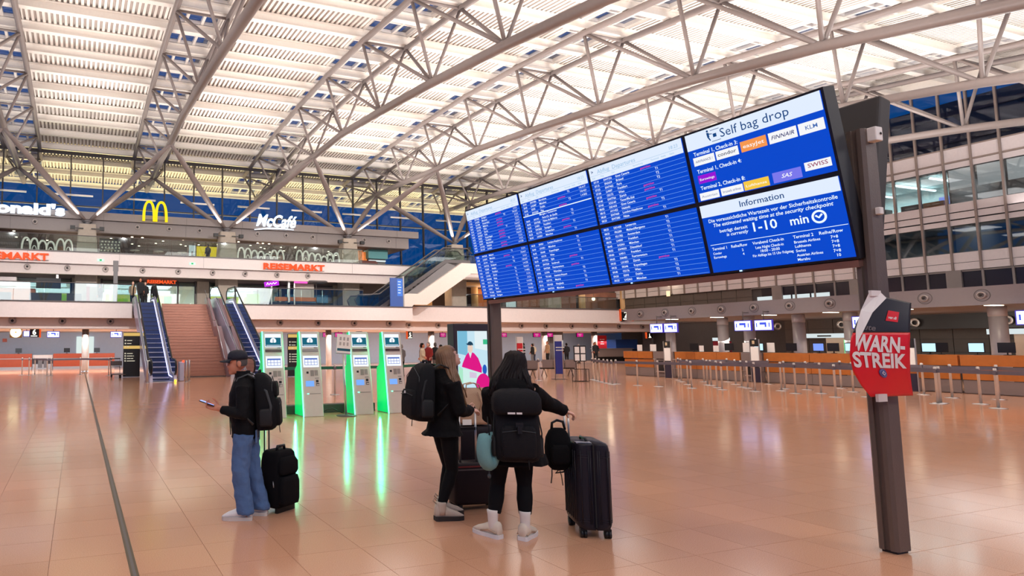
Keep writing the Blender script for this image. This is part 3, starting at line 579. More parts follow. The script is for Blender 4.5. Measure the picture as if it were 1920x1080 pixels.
# ---------- queue barrier posts ----------
m_belt=mat('grey_belt',(112,106,116),.6); m_post=mat('barrier_post_aluminium',(224,216,206),.34,.2)
pm=MB().lathe([(.03,0),(.03,.92),(.036,.93),(.036,1.0),(.02,1.01)],n=10).mesh('pole',m_post); bm_=MB().lathe([(.17,0),(.17,.012),(.05,.022),(.03,.03)],n=18).mesh('base_disc',m_steel); cm_=MB().box(-.045,.045,-.03,.03,.84,.95).mesh('belt_head',m_belt)
QP=[]
def qpost(x,y,label,g):
    t=thing('queue_post',label,'barrier post',(x,y,0),0,g); put('pole',pm,t); put('base_disc',bm_,t); put('belt_head',cm_,t); QP.append(t); return t
def belt(a,b,z=.9,h=.05,m=None):
    d=V(b.location)-V(a.location); n=V((-d.y,d.x,0)).normalized()*.004
    mb=MB(); s=V((0,0,z-h)); e=V((0,0,z+h))
    for o in (n,-n): pass
    mb.add([s+n,d+s+n,d+e+n,e+n,s-n,d+s-n,d+e-n,e-n],[(0,1,2,3),(7,6,5,4),(3,2,6,7),(0,4,5,1)]); mb.build('belt',m or m_belt,a)
ORD='first second third fourth fifth sixth seventh eighth ninth tenth eleventh twelfth thirteenth fourteenth'.split()
fr=[(21.08,20.15),(21.05,19.09),(21.26,18.33),(21.61,17.23),(21.86,16.25),(22.17,15.31),(22.44,14.19),(22.03,12.8),(22.1,11.6),(22.15,10.45),(22.03,9.22),(21.9,8.2)]
mi=[(23.39,18.8),(23.8,18.28),(23.63,18.0),(22.72,17.08),(23.81,16.93),(23.46,16.46),(23.23,15.14),(23.19,13.89),(23.0,12.5),(22.5,10.55),(23.1,10.0)]
ba=[(25.66,21.06),(24.72,20.17),(25.58,19.8),(26.45,19.39),(25.1,18.08),(26.5,17.74),(24.39,15.78),(24.54,15.14),(26.4,15.14),(24.89,13.93),(25.6,12.4),(24.9,11.4),(25.4,10.6),(24.6,9.4)]
for L,nm in ((fr,'in the front row by the right counters'),(mi,'in the middle row by the right counters'),(ba,'in the row nearest the oak counters')):
    prev=None
    for k,(x,y) in enumerate(L):
        p=qpost(x,y,ORD[k]+' slim metal queue post from the left '+nm,'queue posts '+nm)
        if prev and math.hypot(x-prev[0],y-prev[1])<2.6: belt(prev[2],p)
        prev=(x,y,p)
rp=[(18.92,23.09),(19.75,23.19),(22.54,22.88),(22.04,22.19),(21.58,21.52),(21.2,20.9),(20.59,19.9),(21.0,20.5)]
ps=[qpost(x,y,ORD[k]+' slim metal queue post from the left near the brochure rack','queue posts around the brochure rack') for k,(x,y) in enumerate(sorted(rp,key=lambda p:p[0]/p[1]))]
for i in (2,3,4,5): belt(ps[i],ps[i+1] if i<5 else ps[6])
lp=[(-2.98,38.9),(-2.6,38.7),(-2.3,38.9),(-1.58,37.4),(-1.38,37.3),(.16,37.9),(1.65,36.2),(1.82,37.1)]
ps=[qpost(x,y,ORD[k]+' slim metal queue post from the left before the red check-in desks','queue posts before the red desks') for k,(x,y) in enumerate(sorted(lp,key=lambda p:p[0]/p[1]))]
for i in (2,3,4,5): belt(ps[i],ps[i+1])
# queue behind the kiosks
kp=[(8.2,19.5),(10.2,19.5),(12.2,20.5),(13.8,19.0),(6.2,19.6)]
kp.sort(key=lambda p:p[0]/p[1]); ps=[qpost(x,y,ORD[k]+' slim queue post from the left with a green tape behind the kiosks','queue posts behind the kiosks') for k,(x,y) in enumerate(kp)]
mg=mat('green_belt',(30,110,84),.6)
for i in range(4): belt(ps[i],ps[i+1],.9,.05,mg)
# ---------- right counters ----------
m_wood2=mat('oak_counter',(190,112,46),.4,var=.16,scale=6); m_greyc=mat('grey_counter_panel',(136,122,118),.45)
def rdesk(y0,y1,label,m=m_wood2,n=2,open_=False):
    t=thing('service_counter',label,'counter',(27.4,(y0+y1)/2,0),0,'long service counters on the right'); w=(y1-y0)/2
    for k in range(n):
        a,b=-w+2*w*k/n+.006,-w+2*w*(k+1)/n-.006
        MB().box(0,.06,a,b,.45,.86).build('front_panel',m,t,bev=.006); MB().box(-.06,.08,a,b,.9,1.22).build('upper_panel',m,t,bev=.006); MB().box(.03,.08,a,b,.02,.43).build('plinth_panel',m_greyc,t)
    MB().box(-.06,.7,-w,w,1.22,1.25).build('worktop',m,t); MB().box(.08,.65,-w+.02,w-.02,0,.06).build('base',m_greyc,t)
    if open_: MB().box(-.005,.02,-w+.2,-.05,.3,.8).box(-.005,.02,.05,w-.2,.3,.8).build('dark_opening',m_dark,t); MB().box(-.08,.0,-w+.15,w-.15,.24,.29).build('steel_lip',m_alu,t)
    return t
rdesk(23.85,25.6,'oak counter farthest away, beside the tall pale notice post',n=2); rdesk(22.66,23.8,'grey counter section between the two farthest oak counters',m_greyc,1,True); rdesk(19.45,22.6,'oak counter in front of the dark tiled wall',n=3); rdesk(18.5,19.4,'grey counter section with two dark openings in the middle',m_greyc,1,True)
rdesk(14.95,18.45,'long oak counter left of the strike poster',n=2); rdesk(12.3,14.9,'oak counter just right of the strike poster',n=2); rdesk(9.0,12.25,'oak counter at the right frame edge',n=2); rdesk(5,8.9,'oak counter beyond the right frame edge',n=2)
GR='monitors on the oak counters'
for y,on,l in ((21.9,0,'dark monitor on the oak counter before the tiled wall, farther one'),(20.2,0,'dark monitor on the oak counter before the tiled wall, nearer one'),(18.9,1,'lit pale monitor beside the second notice post'),(17.6,0,'dark monitor left end of the long oak counter'),(16.6,2,'dark monitor with a small blue glow on the long oak counter'),(16.1,0,'dark monitor beside the small blue glow'),(15.5,1,'lit pale monitor just left of the strike poster'),(13.2,1,'lit tilted monitor just right of the strike poster'),(12.9,0,'dark monitor beside the lit tilted one'),(12.0,1,'bright turquoise monitor on the oak counter'),(11.3,0,'dark monitor right of the bright turquoise one')):
    pcscreen(27.75,y,1.25,l,GR,-PI/2,on>0,.4,g_scrb if on==2 else None)
m_paper=mat('paper_white',(236,230,224),.7,emi=(236,230,224),es=.12)
def notice(x,y,z,w,h,label,rz=-PI/2):
    t=thing('notice_holder',label,'notice',(x,y,z),rz,'upright paper notices on the counters'); MB().box(-w/2,w/2,0,.01,.02,h).build('sheet',m_paper,t); MB().box(-w/2,w/2,-.05,.06,0,.02).build('foot',m_glass,t)
for y,w,h,l in ((24.8,.3,.34,'cream paper notice on the farthest oak counter'),(24.0,.35,.36,'white paper notice beside the farthest grey section'),(21.4,.22,.3,'cream notice leaning between the dark monitors'),(20.7,.25,.3,'white notice card on the oak counter before the tiled wall'),(19.3,.34,.42,'square white notice left of the second notice post'),(18.3,.3,.42,'white notice right of the second notice post'),(14.9,.34,.4,'white notice touching the left side of the strike poster')): notice(27.6,y,1.25,w,h,l)
def npost(x,y,h,label):
    t=thing('notice_post',label,'sign',(x,y,0),-PI/2,'tall notice posts before the counters'); MB().box(-.16,.16,0,.05,0.03,.62).build('dark_foot_panel',mat('navy_panel2',(44,40,62),.5),t); MB().box(-.16,.16,0,.05,h*.5,h-.32).build('white_panel',m_paper,t); MB().box(-.16,.16,0,.05,h-.3,h).build('dark_header',m_dark,t); MB().box(-.08,.02,-.006,0,h-.2,h-.06).build('emblem',mat('emblem_beige',(214,190,150),.6),t)
    for s in (-.19,.19): MB().box(s-.015,s+.015,0,.04,0,h).build('side_post',m_alu,t)
    for k,z in enumerate((.68,.76,.84)): MB().box(-.16,.16,.0,.05,z,z+.04).build('slat',m_white if k!=1 else m_belt,t)
npost(26.4,22.2,1.76,'tall narrow notice post left of the farthest round column'); npost(26.9,18.5,1.82,'tall narrow notice post before the grey section with openings'); npost(26.6,13.2,1.8,'tall narrow notice post half hidden behind the strike poster')
GP='paired info monitors over the right counters'
for y,l in ((23.75,'lit blue-edged monitor, left of the farthest pair'),(22.95,'lit blue-edged monitor, right of the farthest pair'),(19.42,'lit blue-edged monitor, left of the middle pair'),(18.55,'lit blue-edged monitor, right of the middle pair'),(14.95,'lit blue-edged monitor touching the strike poster'),(10.6,'lit blue-edged monitor at the right edge of view')): hang(27.6,y,2.42,.68,.4,l,GP,g_mon,-PI/2-.0,wing,.42)
m_lamp=None
# ---------- departure board ----------
m_bpost=mat('bronze_post',(104,90,82),.45,.15,bump=.1,bscale=80); m_bcase=mat('board_case',(24,20,24),.5); m_lip=mat('board_lip_bronze',(150,112,100),.4,.4)
g_blue=glow('board_blue',(0,72,205),1.0); g_head=glow('board_header_white',(226,238,255),1.0); g_ink=glow('board_white_ink',(232,246,255),1.1); g_line=glow('board_row_line',(120,176,250),1.0); g_pink=glow('board_pink_ink',(232,60,150),1.0); g_navy=glow('board_navy_ink',(14,70,130),1.0); g_pale=glow('board_pale_ink',(150,190,225),1.0)
bd=thing('departure_board','large double sided departure board on two posts with eight lit blue screens','information board',(6.31,5.886,0))
BM=frame((5.998-6.31,0,3.1105),(0,-1,0),(-.2056,0,.979))
SW,SH=5.123,1.476
MB().box(-SW/2,SW/2,-SH/2,SH/2,-.16,-.012).xf(BM).build('front_case',m_bcase,bd)
MB().box(-SW/2+.1,SW/2-.02,-SH/2-.07,-SH/2-.01,-.14,-.02).xf(BM).build('bottom_lip',m_lip,bd)
BM2=frame((.312,0,3.1105),(0,1,0),(.2056,0,.979)); MB().box(-SW/2,SW/2,-SH/2,SH/2,-.16,0).xf(BM2).build('rear_case',mat('rear_case_grey',(56,50,48),.6),bd,bev=.02)
MB().box(-.12,.12,-2.4,2.4,3.25,3.45).box(-.1,.1,-2.4,2.4,2.62,2.78).build('cross_beam',m_bcase,bd)
def postm(): 
    p=[(-.095,-.05),(-.07,-.07),(.07,-.07),(.095,-.05),(.095,.05),(.07,.07),(-.07,.07),(-.095,.05),(-.095,.02),(-.075,.02),(-.075,-.02),(-.095,-.02)]
    return MB().prism(p,lambda q,z:(q[0],q[1],z),.02,3.5).mesh('post',m_bpost)
pmm=postm()
for y in (-2.556,2.5): 
    po=put('post',pmm,bd,(0,y,0)); MB().box(-.07,.07,-.05,.05,0,.025).build('foot_plate',m_dark,po)
pass
MB().box(-.045,.045,-2.69,-2.62,3.38,3.5).build('sensor_box',m_white,bd,bev=.008); MB().lathe([(.012,-2.695),(.001,-2.7)],c=(.01,0,3.44),ax='y',n=10).build('sensor_eye',m_black,bd); MB().box(-.02,.03,-2.66,-2.62,2.76,2.82).build('small_box',m_white,bd,bev=.006)
PW,PH=SW/4,SH/2; AW,AH=1.236,.694
flights=[['17:45 EW7462 Stuttgart','17:50 LH2083 München','18:00 KL1784 Amsterdam','18:05 EW7582 Mallorca','18:10 OS178 Wien','18:15 LX1057 Zürich','18:20 EW2007 Köln','18:25 SK652 Kopenhagen','18:30 LH023 Frankfurt','18:40 BA971 Manchester','18:45 AY1426 Helsinki','18:50 FR1167 London'],
 ['18:55 EW7540 Mailand','19:00 LH2079 München','19:05 AF1411 Paris','19:10 EW7762 Budapest','19:15 XQ683 Antalya','19:20 LH027 Frankfurt','19:25 LX1065 Zürich','19:30 EW5046 Nizza','19:35 OS172 Wien','19:45 EW7418 Rom','19:50 U2421 Basel','20:05 TK1666 Istanbul','20:15 EW2055 Stuttgart'],
 ['20:30 EW7486 Barcelona','20:45 LH2087 München','20:50 EI395 Dublin','21:05 EW7430 Pisa','Morgen / Tomorrow','06:00 AF1741 Paris-Ch. de Gaulle','06:00 EW7582 Palma de Mallorca','06:05 LH001 Frankfurt','06:20 EW2003 Stuttgart','06:25 KL1776 Amsterdam','06:30 LH2051 München'],
 ['06:35 BA961 London-Heathrow','06:40 LX1051 München','06:45 SK648 Kopenhagen','06:50 OS170 Wien','06:55 EW7462 Split','07:00 EW7520 Innsbruck','07:00 EW7584 Fuerteventura','07:05 LO396 Warschau','07:10 TK1662 Istanbul-Airport','07:15 X37175 Madrid','07:15 DE1420 Hurghada','07:20 EW7370 München'],
 ['07:10 EW7356 Gran Canaria','07:15 SN2624 Brüssel','07:25 EW7462 Paris','07:30 LH007 Frankfurt','07:35 OS172 Wien','07:40 EW7766 Zürich','07:45 X32160 Teneriffa-Süd','08:05 DE1410 Gran Canaria','08:15 AY1422 Helsinki','08:20 EW7460 London-Heathrow','08:25 EW7380 Nizza'],
 ['08:25 DE1438 Lanzarote','08:25 FR2283 Mailand/Bergamo','08:25 KL1782 Amsterdam','08:30 LH009 Frankfurt','08:45 LH2061 München','08:55 EW9033 Düsseldorf','09:00 LH011 Frankfurt','09:05 DI6482 Fuerteventura','09:35 LX1053 Zürich','09:35 SK646 Kopenhagen','09:40 OS176 Wien','09:50 EI393 Dublin','09:55 LH2063 München']]
def scr(cx,cy): return BM@M.Translation((cx,cy,0))
def panel(mb,x0,x1,y0,y1,z,m=0): mb.add([(x0,y0,z),(x1,y0,z),(x1,y1,z),(x0,y1,z)],[(0,1,2,3)],m)
random.seed(11)
for c in range(4):
    for r in range(2):
        cx=-SW/2+PW*(c+.5); cy=(PH/2 if r==0 else -PH/2); X=scr(cx,cy); f=frame((0,0,0),(1,0,0),(0,1,0))
        mb=MB().box(-AW/2,AW/2,-AH/2,AH/2,-.012,0); mb.xf(X); sc=mb.build('screen',g_blue,bd)
        L,Rr,Tp,Bt=-AW/2,AW/2,AH/2,-AH/2
        hd=MB(); ink=MB(); lnm=MB(); pk=MB(); nv=MB()
        if c<3:
            rows=flights[c*2+r]; top=Tp
            if r==0:
                panel(hd,L,Rr,Tp-.155,Tp,.001); top=Tp-.155
                text(nv,'▸' if False else '>',M.Translation((L+.03,Tp-.07,.002)),.06,off=.02); text(nv,'Abflug  Departures',M.Translation((L+.12,Tp-.085,.002)),.07,m=1); text(nv,'18:23',M.Translation((Rr-.05,Tp-.08,.002)),.05,'r',m=1)
                panel(nv,L+.01,Rr-.01,Tp-.1,Tp-.097,.002,1)
                for k,(x,s) in enumerate(((.03,'Zeit'),(.16,'Flug'),(.32,'Ziel'),(.62,'Bemerkung'),(.85,'Terminal'),(.98,'Halle'),(1.08,'Gate'))): text(nv,s,M.Translation((L+x,Tp-.135,.002)),.028,m=1)
            n=len(rows); p=(top-Bt-.012)/n
            for i,s in enumerate(rows):
                y=top-p*(i+1)
                if not s[0].isdigit():
                    text(ink,s,M.Translation((L+.32,y+p*.25,.002)),.038,off=.012); panel(lnm,L,Rr,y+p-.006,y+p+.006,.0025,1); continue
                a=s.split(' ',2); text(ink,a[0],M.Translation((L+.04,y+p*.25,.002)),.034,off=.014); text(ink,a[1],M.Translation((L+.19,y+p*.25,.002)),.034,off=.014); text(ink,a[2],M.Translation((L+.36,y+p*.25,.002)),.036,off=.014)
                panel(lnm,L,Rr,y-.0015,y+.0015,.0015)
                early=c==0
                if random.random()<(.62 if (c==0 and r==0) else .16): text(pk,'gestrichen',M.Translation((L+.70,y+p*.28,.002)),.032,off=.012)
                else: text(ink,random.choice(['T1','T2']),M.Translation((L+.88,y+p*.25,.002)),.036,off=.014)
                if c==0 or (c==1 and r==0 and i<3): text(ink,random.choice(['1-4 C05','7-8 A21','1-4 B32','7-8 A17','5 C11']),M.Translation((Rr-.05,y+p*.25,.002)),.033,'r',off=.012)
        elif r==0:
            panel(hd,L,Rr,Tp-.165,Tp,.001); text(nv,'Self bag drop',M.Translation((-.26,Tp-.122,.002)),.122,off=.0,wid=.62)
            # pictogram: traveller putting a bag on a belt
            pc=MB(); pc.ell((0,.075,0),(.011,.011,.001)); pc.add([(-.012,.06,0),(.012,.06,0),(.014,.015,0),(-.008,.015,0)],[(3,2,1,0)]); pc.add([(-.008,.015,0),(.008,.015,0),(.022,-.02,0),(.012,-.025,0)],[(3,2,1,0)]); pc.add([(.01,.05,0),(.045,.04,0),(.045,.034,0),(.01,.04,0)],[(3,2,1,0)])
            panel(pc,.05,.085,.0,.035,0); panel(pc,.03,.12,-.04,-.035,0); panel(pc,.03,.12,.07,.075,0); pc.xf(M.Translation((-.38,Tp-.1,.003))); nv.v_off=0; b=len(nv.v); nv.v+=pc.v; nv.f+=[[i+b for i in q] for q in pc.f]; nv.m+=pc.m; nv.s+=pc.s
            bx=[]
            for k,(s,y) in enumerate((('Terminal 1, Check-in 3:',Tp-.225),('Terminal 1, Check-in 4:',Tp-.405),('Terminal 2, Check-in 8:',Tp-.575))): text(ink,s,M.Translation((L+.055,y-.005,.002)),.054,off=.014,wid=.445)
            logos=[(.05,.30,'AIR FRANCE',(246,247,250),(90,100,150),.22,0),(.305,.24,'condor',(246,247,250),(50,60,90),.3,0),(.575,.24,'easyJet',(246,150,76),(255,250,245),.3,0),(.815,.27,'FINNAIR',(246,247,250),(30,40,110),.31,.3),(1.0,.0,'KLM',(246,247,250),(60,90,170),.2,0)]
            LG=[(.04,.245,.22,.085,'AIRFRANCE /',(246,247,250),(90,100,150),0),(.275,.245,.22,.085,'condor',(246,247,250),(50,60,90),0),(.52,.225,.235,.10,'easyJet',(246,152,80),(255,250,245),0),(.775,.225,.235,.10,'FINNAIR',(246,247,250),(30,40,110),.3),(1.025,.225,.20,.10,'KLM',(246,247,250),(70,110,180),0),
                (.05,.43,.185,.085,'Eurowings',(150,20,214),(255,255,255),0),(.03,.61,.20,.075,'Austrian',(246,247,250),(150,160,190),0),(.25,.61,.215,.075,'brussels airlines',(246,247,250),(110,120,170),0),(.475,.60,.23,.085,'Lufthansa',(246,200,70),(255,252,240),0),(.74,.585,.24,.095,'SAS',(122,120,236),(255,255,255),.3),(1.01,.565,.205,.075,'SWISS',(246,247,250),(150,40,90),0)]
            for x,yt,w,h,s,bc,tc_,sh in LG:
                q=MB(); panel(q,L+x,L+x+w,Tp-yt-h,Tp-yt,.002); fs=.05 if len(s)<8 else .034
                text(q,s,M.Translation((L+x+w/2,Tp-yt-h*.66,.004)),fs,'c',off=.008,shear=sh,m=1,wid=min(w*.82,fs*.62*len(s)))
                q.xf(X); q.build('airline_tile',[glow('tile_face',bc,1.0),glow('tile_ink',tc_,1.0)],sc)
        else:
            panel(hd,L,Rr,Tp-.125,Tp,.001); text(nv,'Information',M.Translation((-.02,Tp-.088,.002)),.082,'c',off=.008,wid=.40)
            text(ink,'Die voraussichtliche Wartezeit vor der Sicherheitskontrolle',M.Translation((.015,Tp-.185,.002)),.05,'c',off=.012,wid=1.14); text(ink,'The estimated waiting time at the security checkpoint',M.Translation((.015,Tp-.235,.002)),.05,'c',off=.012,shear=.2,wid=1.06)
            text(ink,'beträgt derzeit',M.Translation((-.19,Tp-.30,.002)),.046,'r',off=.01); text(ink,'is currently',M.Translation((-.19,Tp-.345,.002)),.046,'r',off=.01,shear=.2); text(ink,'1-10',M.Translation((-.14,Tp-.345,.002)),.125,off=.014,wid=.215); text(ink,'min',M.Translation((.185,Tp-.345,.002)),.11,off=.016,wid=.15)
            ring=MB(); ring.path([(.42+.05*math.cos(a*PI/16),Tp-.31+.05*math.sin(a*PI/16),.002) for a in range(32)],.009,6,closed=True,up=(0,0,1)); ring.path([(.395,Tp-.297,.002),(.417,Tp-.318,.002),(.445,Tp-.29,.002)],.008,6); ring.xf(X); ring.build('clock_symbol',g_ink,sc)
            panel(lnm,L+.03,Rr-.0,Tp-.415,Tp-.41,.002,1)
            for x,y,s,z,w in ((.04,.465,'Terminal 1',.04,.15),(.235,.465,'Reihe/Row',.04,.155),(.04,.51,'Condor',.034,.09),(.33,.51,'2',.034,0),(.04,.55,'Eurowings',.034,.13),(.33,.55,'4',.034,0),(.44,.465,'Vorabend Check-in',.04,.28),(.46,.51,'Late Night Check-in',.036,.25),(.50,.547,'18:00 - 20:00',.036,.17),(.42,.585,'Für Abflüge bis 15 Uhr Folgetag',.034,.36),(.80,.465,'Terminal 2',.04,.165),(1.01,.465,'Reihe/Row',.04,.18),(.80,.51,'Brussels Airlines',.034,.21),(.80,.55,'Lufthansa',.034,.13),(.80,.59,'Swiss',.034,.08),(.80,.63,'Austrian Airlines',.034,.21),(.80,.67,'Marabu',.034,.10),(1.09,.51,'7+8',.036,0),(1.09,.55,'7+8',.036,0),(1.09,.59,'7+8',.036,0),(1.09,.63,'7+8',.036,0),(1.11,.67,'10',.036,0)):
                text(ink,s,M.Translation((L+x,Tp-y-.003,.002)),z,off=.012,wid=w or None)
        for nm,q,ms in (('header_band',hd,[g_head]),('lettering',ink,[g_ink]),('row_lines',lnm,[g_line,g_ink]),('cancelled_notes',pk,[g_pink]),('header_print',nv,[g_navy,g_pale])):
            if q.f: q.xf(X); tag(q.build(nm,ms,sc),kind='stuff')
for c in range(4): MB().box(-.012,.012,-.006,.006,0,.004).xf(scr(-SW/2+PW*c+.3,-SH/2+.012)).build('status_led',glow('status_led',(150,190,255),3),bd)
# ---------- strike poster ----------
m_red=mat('poster_red',(226,10,26),.42,var=.02); m_pblk=mat('poster_black',(38,30,30),.42,var=.03); m_pw=mat('poster_white',(236,228,224),.5,var=.02)
ps_=thing('strike_poster','curled red and black strike poster taped to the near board post','poster',(6.09,3.2,1.68))
Lf=[(0,5.95),(.12,5.84),(.25,5.76),(.4,5.735),(.55,5.76),(.7,5.84),(.85,5.95),(1,6.06)]; Rt=[(0,6.43),(.12,6.385),(.25,6.345),(.4,6.335),(.55,6.345),(.7,6.385),(.85,6.44),(1,6.515)]
zb=lambda u:1.262+.0*u; 
def pp(u,v):
    a=ip(Lf,v)-.0; b=ip(Rt,v); x=a+(b-a)*u; z=1.262+(.826-.07*u*v)*v-.06*u*v*(1-v)
    y=3.215-.05*math.sin(PI*v)+.05*(1-u)*math.sin(PI*v)-.03*u
    return V((x-6.09,y-3.2,z-1.68))
NU,NV=20,24
def sheet(v0,v1,nm,m):
    mb=MB(); vs=[]
    for j in range(NV+1):
        for i in range(NU+1): u=i/NU; a,b=v0(u),v1(u); vs.append(pp(u,a+(b-a)*j/NV))
    mb.add(vs,[(j*(NU+1)+i,j*(NU+1)+i+1,(j+1)*(NU+1)+i+1,(j+1)*(NU+1)+i) for j in range(NV) for i in range(NU)],0,True)
    o=mb.build(nm,m,ps_); s=o.modifiers.new('thickness','SOLIDIFY'); s.thickness=.0012
bnd=lambda u:.615+.055*u
sheet(lambda u:0,bnd,'red_sheet',m_red); sheet(bnd,lambda u:1,'black_sheet',m_pblk)
# text laid on the curled sheet
def ptext(nm,s,u0,v0,size,m,wid=None,off=.03,h=None):
    vs,fs,x0,x1=textmesh(s,off,0,0,4); mb=MB(); sc=(wid/(x1-x0)) if wid else size/.6
    out=[]
    for q in vs:
        u=u0+(q.x-x0)*sc; v=v0+q.y*size; p=pp(u,v); out.append((p.x,p.y-.004,p.z))
    mb.add(out,fs); mb.build(nm,m,ps_)
ptext('print_line','WARN-',.045,.455,.215,m_pw,wid=.86,off=.036); ptext('print_line','STREIK',.03,.295,.20,m_pw,wid=.90,off=.036); ptext('print_word','eute',.06,.655,.075,mat('poster_grey_ink',(112,102,102),.5),wid=.30,off=.02)
def patch(nm,u0,u1,v0,v1,m,d=.003,n=8):
    mb=MB(); vs=[]
    for j in range(n+1):
        for i in range(n+1):
            p=pp(u0+(u1-u0)*i/n,v0+(v1-v0)*j/n); vs.append((p.x,p.y-d,p.z))
    mb.add(vs,[(j*(n+1)+i,j*(n+1)+i+1,(j+1)*(n+1)+i+1,(j+1)*(n+1)+i) for j in range(n) for i in range(n)]); return mb.build(nm,m,ps_)
patch('union_badge',.50,.74,.765,.872,m_red); ptext('badge_print','ver.di',.53,.79,.04,m_pw,wid=.17)
mb=MB(); cc_=[]; 
def disc(u0,v0,ru,rv,d,nm,m,n=24,rot=0):
    vs=[]
    for k in range(n):
        a=2*PI*k/n+rot; p=pp(u0+ru*math.cos(a),v0+rv*math.sin(a)); vs.append((p.x,p.y-d,p.z))
    MB().add(vs,[tuple(range(n))]).build(nm,m,ps_)
m_seal=mat('seal_blue',(74,86,150),.5)
disc(.50,.235,.066,.046,.004,'round_seal',m_seal); disc(.50,.235,.055,.038,.006,'seal_ring',mat('seal_grey',(150,150,180),.5)); disc(.50,.235,.048,.033,.008,'seal_core',m_seal); disc(.50,.235,.033,.024,.010,'seal_diamond',m_pw,4); disc(.50,.235,.018,.013,.012,'seal_diamond_core',m_seal,4)
# the folded over corner shows the white back
fo=MB(); 
P=[(6.0-6.09,.0,2.1-1.68),(6.115-6.09,-.01,2.1-1.68),(6.15-6.09,-.03,2.05-1.68),(5.95-6.09,-.035,1.93-1.68),(5.86-6.09,-.02,1.80-1.68),(5.775-6.09,.0,1.66-1.68),(5.83-6.09,.02,1.80-1.68),(5.91-6.09,.02,1.95-1.68)]
fo.add([(x,y-.008,z) for x,y,z in P],[(0,7,6,5,4,3,2,1)]); o=fo.build('folded_back_corner',m_pw,ps_); s=o.modifiers.new('thickness','SOLIDIFY'); s.thickness=.001
MB().box(-.09,.03,-.02,.0,.385,.43).build('tape',m_pw,ps_); MB().box(-.11,.0,-.02,.0,-.455,-.395).build('tape',mat('paper_tape',(214,204,200),.6),ps_)
# ---------- self service kiosks ----------
m_kf=mat('kiosk_front',(218,208,200),.4); m_kside=mat('kiosk_green_lit_side',(24,190,112),.35,emi=(0,225,120),es=.55); g_strip=glow('kiosk_green_strip',(110,255,200),3.2); m_teal=mat('teal',(14,96,116),.5); g_teal=glow('kiosk_teal_screen',(14,100,124),.95); g_kw=glow('kiosk_white_screen',(236,240,250),1.15); g_kb=glow('kiosk_table_blue',(80,110,190),1.0); g_pad=glow('kiosk_pad_blue',(120,170,245),1.1)  # kiosk side: green strip light put into its colour and emission
kp_=[(0,0),(.62,0),(.62,1.1),(.48,1.2),(.44,2.0),(.30,2.0),(.22,1.47),(.20,1.40)]
def kfront(z):   # front y at height z
    if z<1.4: return .20*z/1.4
    return .20+(.30-.20)*(z-1.4)/.6
k0=thing('check_in_kiosk','','kiosk',(5.275,13.82,0),0,'self check-in kiosks')
kw=.25
MB().prism(kp_,lambda p,x:(x,p[0],p[1]),-kw,kw).build('body',[m_kf],k0,bev=.012)
MB().prism([(.03,.02),(.61,.02),(.61,1.09),(.47,1.19),(.43,1.98),(.31,1.98),(.22,1.42)],lambda p,x:(x,p[0],p[1]),-kw-.012,-kw-.001).build('green_lit_side_panel',m_kside,k0); MB().prism([(.03,.02),(.61,.02),(.61,1.09),(.47,1.19),(.43,1.98),(.31,1.98),(.22,1.42)],lambda p,x:(x,p[0],p[1]),kw+.001,kw+.01).build('side_panel',mat('kiosk_side_pale',(190,214,196),.4),k0)
def onface(x0,x1,z0,z1,d=.004,t=.01):
    mb=MB(); f=lambda x,z,e:(x,kfront(z)-e,z)
    a=[f(x0,z0,d),f(x1,z0,d),f(x1,z1,d),f(x0,z1,d)]; b=[f(x0,z0,-t),f(x1,z0,-t),f(x1,z1,-t),f(x0,z1,-t)]
    return mb.add(a+b,[(0,1,2,3),(7,6,5,4),(0,4,5,1),(1,5,6,2),(2,6,7,3),(3,7,4,0)])
st_=MB().path([(-kw-.012,-.012+kfront(z),z) for z in (.0,.4,.8,1.2,1.39)]+[(-kw-.012,-.012+kfront(z),z) for z in (1.42,1.7,2.0)],.014,8); st_.build('light_strip',g_strip,k0)
s1=onface(-.2,.2,1.63,1.94).build('top_screen',g_kw,k0); onface(-.19,.19,1.65,1.855,.006).build('teal_band',g_teal,s1)
q=MB(); q.lathe([(.075,0),(.001,-.002)],c=(0,kfront(1.765)-.01,1.775),n=24,ax='y'); q.build('white_disc',g_kw,s1); q=MB(); text(q,'1',frame((0,kfront(1.77)-.014,1.735),(1,0,0),(0,0,1)),.11,'c',.03); q.build('numeral',g_teal,s1)
q=onface(-.17,.17,1.668,1.68,.008); scrib(q,'airport check-in',frame((0,kfront(1.9)-.01,1.885),(1,0,0),(0,0,1)),.035,'c',m=0); q.build('caption',[g_kw],s1)
onface(-.2,.2,1.515,1.58,.003).build('camera_window',mat('smoked_glass',(92,72,66),.15,var=.5,scale=8),k0); onface(.1,.18,1.607,1.618,.003).build('brand_plate',m_dark,k0)
s2=onface(-.2,.2,1.15,1.42,.005).build('touch_screen',g_kw,k0); onface(-.165,.165,1.2,1.365,.007).build('table_panel',g_kb,s2)
q=MB()
for i in range(4):
    for j in range(2):
        b=onface(-.155+i*.08,-.155+i*.08+.07,1.21+j*.065,1.21+j*.065+.055,.009); n0=len(q.v); q.v+=b.v; q.f+=[[a+n0 for a in f] for f in b.f]; q.m+=b.m; q.s+=b.s
q.build('table_cells',g_kw,s2)
onface(-.13,-.075,1.0,1.05,.004).build('scanner_eye',m_black,k0); onface(-.03,.06,.94,1.08,.006).build('reader_plate',mat('reader_grey',(150,142,136),.4),k0); onface(.075,.16,.95,1.08,.006).build('reader_plate',mat('reader_grey2',(160,152,146),.4),k0)
onface(-.16,.05,.70,.83,.005).build('document_pad',g_pad,k0); onface(.1,.165,.79,.85,.005).build('card_slot',m_dark,k0); onface(.1,.18,.71,.77,.005).build('pin_pad',m_dark,k0); onface(.11,.175,.72,.75,.009).build('pin_label',m_kf,k0); onface(.08,.18,.885,.895,.004).build('small_slot',m_dark,k0)
